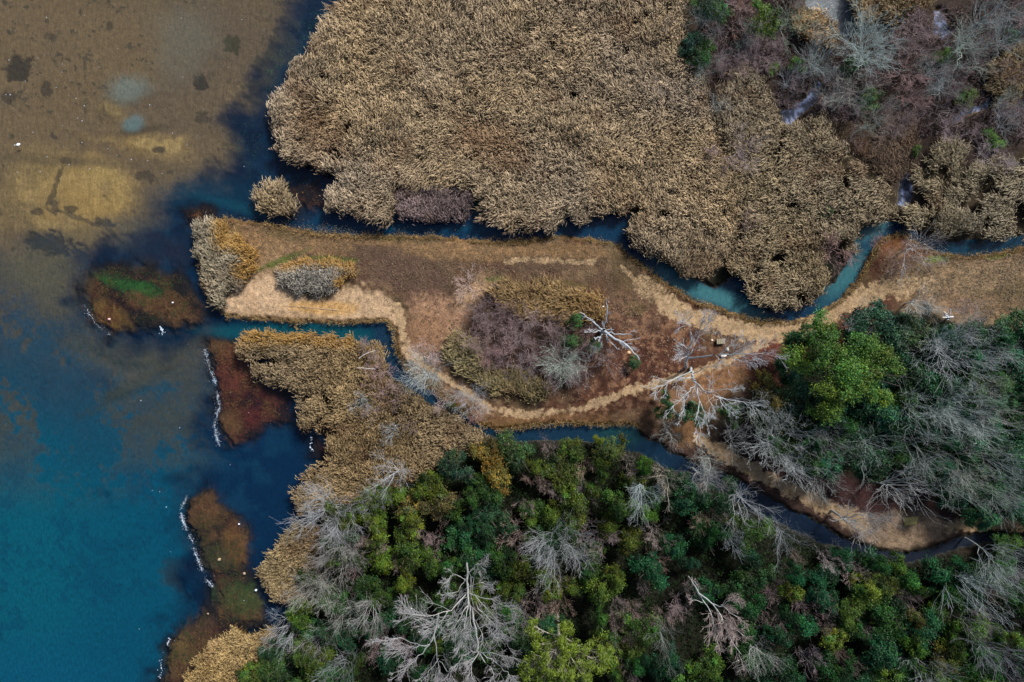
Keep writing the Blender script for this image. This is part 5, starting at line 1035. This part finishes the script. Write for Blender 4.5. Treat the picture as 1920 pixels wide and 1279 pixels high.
limb_tree('bare_tree', 'pale tree at the bottom edge spreading right beside the bright pine', (880,1120), [
    ([(880,1120,.2),(888,1165,7),(898,1222,12.5)], .32, .18, .3),
    ([(898,1222,12.5),(925,1225,14),(962,1232,15)], .13, .03, 2.0), ([(898,1222,12.5),(885,1245,14),(884,1285,15.5)], .12, .03, 1.6), ([(900,1226,12.8),(920,1255,14.5),(935,1290,15.5)], .12, .03, 1.8),
    ([(898,1222,12.5),(868,1228,14),(855,1250,15)], .10, .03, 1.4), ([(905,1225,13),(940,1250,14.5),(962,1275,15.5)], .10, .03, 1.6), ([(896,1200,10),(925,1190,12.5),(950,1200,13.5)], .09, .03, 1.4)],
    406, (.40,.41,.40), (.39,.38,.38), (7, 6, 3), 1.1, .36, vis=(910,1235,80))
limb_tree('bare_tree', 'leaning white tree with rust tipped drooping branches in the dark lower wood', (1290,1080), [
    ([(1290,1080,.2),(1302,1098,6),(1312,1114,10)], .24, .18, 0),
    ([(1312,1114,10),(1336,1132,11.5),(1352,1155,12.5),(1368,1195,13.5),(1390,1228,14)], .18, .03, 1.8), ([(1336,1132,11.5),(1362,1142,12.5),(1396,1168,13.5)], .12, .03, 1.5),
    ([(1342,1160,12),(1360,1170,13),(1408,1198,14)], .09, .03, 1.5), ([(1314,1118,10),(1330,1145,11.5),(1340,1180,12.8),(1346,1212,13.5)], .13, .03, 1.6), ([(1352,1160,12.5),(1366,1185,13.2),(1372,1205,14)], .08, .03, 1.2),
    ([(1312,1114,10),(1308,1098,10.6),(1300,1088,11)], .07, .03, .5), ([(1318,1130,10.5),(1300,1125,11),(1290,1118,11.5)], .06, .02, .5), ([(1352,1134,12),(1375,1124,13),(1395,1132,13.6)], .07, .02, 1.0)],
    407, (.50,.52,.50), (.42,.34,.31), (12, 6, 3), 1.15, .27, vis=(1350,1160,65))

# ------------------------------------------------------------------ the close crowns of the wood: every one a thing of its own
LAND = [((1590,692),'the big round evergreen'),((1060,1235),'the bright pine'),((870,1120),'the big pale bottom tree'),((1350,1160),'the leaning white tree'),((1050,1032),'the white fan tree'),
        ((1215,922),'the two limbed white tree'),((1400,945),'the twisted white tree'),((1598,978),'the white clearing tree'),((1606,1066),'the pale cream crown'),((1825,1105),'the pale corner fan tree'),
        ((738,888),'the white forked tree'),((975,1005),'the round brown bare tree'),((1512,1148),'the mauve fluffy crown'),((705,988),'the yellow bush by the reeds'),((932,892),'the ochre yellow bush'),
        ((1095,925),'the round grey crown'),((1706,1086),'the lone bright bush by the creek'),((1235,1003),'the lone grey brown crown'),((628,1030),'the cream bare shore tree'),((690,1150),'the pink trunked tree'),
        ((1470,842),'the round grey trail tree'),((1690,925),'the long tree over the clearing'),((1785,655),'the broad pale tree'),((1718,762),'the long leaning grey tree'),((1838,862),'the cream twigged tree'),
        ((1512,1232),'the lilac grey crown'),((1697,1128),'the grey white crown'),((1165,1200),'the dim violet crown'),((1128,1155),'the bright bush in the dark'),((1250,1215),'the pale slim tree'),
        ((1778,1245),'the gold tinted bush'),((1480,1010),'the dusky creek tree'),((1310,970),'the tan pink shrub'),((535,1185),'the thick limbed shore tree'),((820,1020),'the pinkish crown with tan twigs')]
def dirword(dx, dy):
    a = math.degrees(math.atan2(-dy, dx)) % 360
    return ['right of', 'above and right of', 'above', 'above and left of', 'left of', 'below and left of', 'below', 'below and right of'][int((a+22.5)//45) % 8]
USED = set()
def auto_label(kind, px, py, r):
    size = 'small ' if r < 21 else ('large ' if r > 31 else '')
    L = sorted((math.hypot(px-p[0], py-p[1]), n, p) for p, n in LAND)
    for q in ('', 'a little way ', 'further '):
        for d, n, p in L[:9]:
            t = size+KINDW[kind]+' '+q+dirword(px-p[0], py-p[1])+' '+n
            if t not in USED and len(t.split()) <= 16: USED.add(t); return t
    return t
rw = np.random.default_rng(77)
def fill(poly, n, rmin, rmax, pick, gap=.62, hs=1.0):
    xs = [p[0] for p in poly]; ys = [p[1] for p in poly]; k = 0; tries = 0
    ax, ay = rw.uniform(min(xs), max(xs), 12000), rw.uniform(min(ys), max(ys), 12000); ok = inside(ax, ay, poly) & offpath(ax, ay)
    for x, y in zip(ax[ok], ay[ok]):
        if k >= n: break
        r = rw.uniform(rmin, rmax)
        if any(math.hypot(x-q[2], y-q[3]) < (r+q[4])*gap*(.2 if q[1] in 'WG' else .6 if q[1] == 'P' else 1) for q in PLACED): continue
        kind, t = pick(x, y)
        if kind is None: continue
        put(kind, x, y, r, hs*rw.uniform(3.8, 6.4)*(1.7 if kind == 'G' else 1), auto_label(kind, x, y, r), t); k += 1
def pick_low(x, y):
    v = vnoise(np.array([x/70.]), np.array([y/70.]), 5)[0]; u = rw.uniform()
    dark = math.exp(-(((x-1230)/150)**2+((y-1120)/130)**2))+.8*math.exp(-(((x-1400)/90)**2+((y-1060)/60)**2))+.7*math.exp(-(((x-1860)/120)**2+((y-1180)/110)**2))
    if u < dark*.9: return None, None
    if x < 1190:
        if v > .60 or u > .86: return 'Y', (.048, .082, .009)
        if v < .3: return 'T', (.012, .050, .018)
        return 'E', (.022, .060, .010)
    if v > .62: return 'Y', (.036, .085, .009)
    if v < .34: return 'T', (.008, .055, .020)
    return ('D', (.010, .052, .012)) if u < .6 else ('E', (.016, .068, .013))
fill(UND[0], 230, 18, 36, pick_low, .56)
def pick_twig(x, y):
    u = rw.uniform(); return 'P', ((1.1, .95, .9) if u < .4 else (.8, .75, .78) if u < .7 else (1.2, 1.1, .9))
LAND += [((1545,112),'the blue grey tree below the pond reeds'),((1640,78),'the large branch fan'),((1712,120),'the long pink marsh shrub'),((1825,75),'the wide sage tree'),((1362,88),'the lilac shrub by the first puddle'),((1768,50),'the upper blue puddle'),((1490,205),'the long puddle'),((1860,205),'the stream junction'),((1440,28),'the yellow green bush at the top edge'),((1872,290),'the pale lilac edge shrub')]
fill([(1290,-10),(1500,-10),(1510,80),(1600,90),(1720,40),(1930,-10),(1940,270),(1760,255),(1560,235),(1470,200),(1430,130),(1310,140)], 60, 18, 36, lambda x, y: ('G', ((.95, 1.0, .98) if rw.uniform() < .6 else (.8, .95, .8))) if rw.uniform() < .35 else ('P', ((1.15, 1.0, 1.02) if rw.uniform() < .5 else (.95, .85, .86))), .42, .62)
fill(UND[0], 70, 13, 24, pick_twig, .35, 1.0)
def pick_right(x, y):
    u = rw.uniform()
    return ('T', (.020, .085, .040)) if u < .55 else ('E', (.024, .082, .022)) if u < .85 else ('D', (.011, .05, .018))
fill(UND[1], 75, 24, 42, pick_right, .58, 1.25)

ISL = [(890,575),(960,590),(1060,600),(1135,615),(1130,690),(1060,725),(1000,700),(920,680),(870,625)]
LAND += [((960,655),'the pale tan pink island shrub'),((1062,690),'the greenish spray tree'),((1135,622),'the dead snag'),((905,590),'the dark mauve end shrub'),((1075,570),'the upper reed fringe'),((940,725),'the lower reed belt')]
def pick_isl(x, y):
    u = rw.uniform(); return 'P', ((.75, .62, .66) if u < .4 else (.95, .82, .80) if u < .75 else (.85, .68, .62))
fill(ISL, 22, 20, 34, pick_isl, .5, .55)
# ------------------------------------------------------------------ small things
def simple_mat(n, c, r=.7): return flat_mat(n, c, r, 5.0, .22, .25)
def rock(px, py, size, c, label, seed, name='stone', cat='stone'):
    rng = np.random.default_rng(seed); import bmesh
    bm = bmesh.new(); bmesh.ops.create_icosphere(bm, subdivisions=3, radius=1)
    f = rng.normal(size=(5, 3))*1.4; ph = rng.uniform(0, 6, 5)
    for v in bm.verts:
        k = 1+.10*sum(math.sin(v.co.dot(Vector(f[i]))+ph[i]) for i in range(5)); v.co *= k
        v.co.x *= size[0]; v.co.y *= size[1]; v.co.z = max(-.02, v.co.z*size[2])
    me = bpy.data.meshes.new(name); bm.to_mesh(me); bm.free(); o = bpy.data.objects.new(name, me); col_main.objects.link(o)
    for p in me.polygons: p.use_smooth = True
    me.materials.append(simple_mat(name+'_surface', c)); x, y, _ = W(px, py, .5); o.location = (x, y, .46); o.rotation_euler = (0, 0, rng.uniform(-.3, .3))
    tag(o, label, cat); return o
rock(1357, 667, (.30,.15,.14), (.72,.66,.60), 'pale pinkish white flat stone under the bare tree near the plank bench', 1)
rock(1364, 655, (.20,.24,.16), (.42,.40,.36), 'grey wedge shaped stone just above the pale flat stone', 2)
rock(1335, 638, (.11,.10,.10), (.75,.66,.52), 'small cream stone left of the plank bench', 3)
rock(1179, 661, (.22,.18,.16), (.62,.40,.22), 'orange tan stone under the long limb of the dead snag', 4)
rock(1131, 575, (.11,.09,.09), (.82,.78,.76), 'small white stone at the golden reed edge above the snag', 5)
rock(1135, 591, (.09,.08,.08), (.78,.78,.80), 'tiny white stone just above the trunk of the snag', 6)
rock(1645, 583, (.12,.08,.08), (.8,.78,.75), 'small white stone on the dark soil above the green bushes', 7)
for i, (px, py, s_, c, lb) in enumerate([(445,985,.13,(.8,.8,.8),'white stone on the upper right edge of the long weed bed'), (408,1052,.2,(.36,.25,.15),'tan stone in the middle of the long weed bed'), (455,1078,.17,(.36,.25,.16),'tan stone on the lower right of the long weed bed'),
        (477,1110,.16,(.6,.68,.75),'bluish white stone in the green weed by the shore reeds'), (386,1154,.14,(.34,.22,.14),'tan stone on the lower brown weed'), (200,598,.16,(.75,.45,.42),'pink stone on the foam side of the round weed bed'), (320,567,.1,(.8,.8,.8),'white stone on the brown right part of the round weed bed')]):
    o = rock(px, py, (s_, s_*.8, .12), c, lb, 30+i); o.location.z = -.02
def bench(px, py, rz):
    x, y, _ = W(px, py, .5); root = empty('plank_bench', (x, y, .48), rz)
    import bmesh
    def boxm(name, bs, mat, parent):
        bm = bmesh.new()
        for (cx, cy, cz, sx, sy, sz) in bs:
            g = bmesh.ops.create_cube(bm, size=1)['verts']
            for v in g: v.co = Vector((cx+v.co.x*sx, cy+v.co.y*sy, cz+v.co.z*sz))
        bmesh.ops.bevel(bm, geom=list(bm.edges), offset=.008, segments=1, affect='EDGES')
        me = bpy.data.meshes.new(name); bm.to_mesh(me); bm.free(); o = bpy.data.objects.new(name, me); col_main.objects.link(o); me.materials.append(mat); o.parent = parent; return o
    wood = simple_mat('weathered_wood', (.27, .23, .15))
    boxm('seat', [(-.40+i*.2, 0, .42, .17, .60, .05) for i in range(5)], wood, root)
    boxm('leg', [(-.42, 0, .19, .07, .5, .40)], wood, root); boxm('leg', [(.42, 0, .19, .07, .5, .40)], wood, root)
    boxm('rail', [(0, -.22, .36, .8, .06, .06), (0, .22, .36, .8, .06, .06)], wood, root)
    tag(root, 'small weathered plank bench under the white limbed tree beside the trail', 'bench')
bench(1350, 640, .06)
def mat_sheet():
    n = 26; m = 14; L_, Wd = 1.75, .95
    u, v = np.meshgrid(np.linspace(-.5, .5, n), np.linspace(-.5, .5, m)); rng = np.random.default_rng(5)
    x = u*L_*(1-.18*(v < -.05)); y = v*Wd+u*.16; z = .05+.05*fbm(u*40+50, v*40+50, 12, 3, 3)-.09*np.exp(-((v+.05)/.05)**2)
    top = np.stack([x, y, z], -1).reshape(-1, 3); bot = top-np.array([0, 0, .05]); i = np.arange(n*m).reshape(m, n)
    Ft = np.stack([i[:-1, :-1], i[:-1, 1:], i[1:, 1:], i[1:, :-1]], -1).reshape(-1, 4); Fb = Ft[:, ::-1]+n*m
    e = np.concatenate([i[0, :], i[1:, -1], i[-1, -2::-1], i[-2:0:-1, 0]]); e2 = np.roll(e, -1); Fs = np.stack([e, e+n*m, e2+n*m, e2], -1)
    o = mesh_np('folded_mat', np.concatenate([top, bot]), np.concatenate([Ft, Fb, Fs]), simple_mat('yellow_foam', (.36, .29, .09)))
    xx, yy, _ = W(1707, 977, .5); o.location = (xx, yy, .5); tag(o, 'flat yellow folded mat with a dark crease lying on the sandy clearing', 'mat')
mat_sheet()
def dead_branch(label, base, limbs, c=(.86, .88, .90)):
    bx, by, _ = W(*base); root_o = np.array([bx, by, .4]); it = []
    for pts, r0, r1 in limbs:
        q = np.array([W(*p) for p in pts])-root_o; n = 6; s = np.linspace(0, len(q)-1, n); i = np.minimum(s.astype(int), len(q)-2); f = (s-i)[:, None]
        it.append(((q[i]*(1-f)+q[i+1]*f)[None], np.linspace(r0, r1, n)[None], (1, 1, 1)))
    V1, F1, C1 = tubes(it, 7); o = mesh_np('dead_branch', V1, F1, M_bark, C1); o.color = (*c, 1); o.location = root_o; tag(o, label, 'dead branch'); return o
dead_branch('small bleached white dead branches crossing like a plus sign beside the dark scrub', (1779,597), [
    ([(1780,601,.8),(1780,592,1.6),(1782,580,2.6)], .085, .07), ([(1767,595,1.7),(1777,595,1.6),(1788,594,1.3)], .05, .09), ([(1780,595,.2),(1780,595,1.6)], .12, .10),
    ([(1778,593,1.6),(1771,590,1.9)], .09, .08), ([(1779,599,1.2),(1775,599,1.3),(1773,595,1.5)], .05, .05), ([(1769,584,2.2),(1776,589,1.7)], .03, .04)])
dead_branch('short curved white broken branch stub under the white forked tree', (757,938), [([(755,930,1.6),(757,937,1.8),(762,943,1.6)], .07, .10)], (.75, .74, .70))
dead_branch('long bleached fallen branch lying along the pale sand of the peninsula', (600,580), [([(530,573,.5),(580,577,.52),(632,582,.5)], .018, .028)], (.42, .36, .29))
dead_branch('curved pale fallen branch in the lower reeds near the channel elbow', (688,672), [([(673,672,2.4),(686,663,2.7),(704,657,2.5)], .05, .03), ([(670,690,2.4),(680,690,2.7),(704,692,2.4)], .05, .03)], (.6, .56, .52))
# white bird afloat on the lake
def bird():
    x, y, _ = W(35, 272); root = empty('white_bird', (x, y, 0), math.radians(200))
    sp = np.array([(-.30,0,.12),(-.20,0,.10),(-.05,0,.10),(.10,0,.11),(.18,0,.16),(.21,0,.24),(.24,0,.29),(.29,0,.30),(.33,0,.295)])
    rr = np.array([.015,.07,.13,.11,.055,.035,.045,.04,.012])
    V1, F1, C1 = tubes([(sp[None], rr[None], (1, 1, 1))], 12); mw = simple_mat('white_feather', (.86, .87, .88))
    mesh_np('body', V1, F1, mw, None, root, smooth=True)
    bk = np.array([(.32,0,.295),(.37,0,.285),(.41,0,.275)]); V1, F1, C1 = tubes([(bk[None], np.array([[.018,.012,.003]]), (1, 1, 1))], 6); mesh_np('beak', V1, F1, simple_mat('orange_beak', (.7,.3,.05)), None, root)
    for sgn in (-1, 1):
        wg = np.array([(.10,sgn*.09,.15),(-.02,sgn*.12,.16),(-.16,sgn*.10,.15),(-.29,sgn*.05,.15)]); V1, F1, C1 = tubes([(wg[None], np.array([[.02,.05,.045,.01]]), (1, 1, 1))], 8); mesh_np('wing', V1, F1, mw, None, root, smooth=True)
    tag(root, 'single white bird floating on the brown lake near the upper edge of the sand bank', 'bird')
bird()
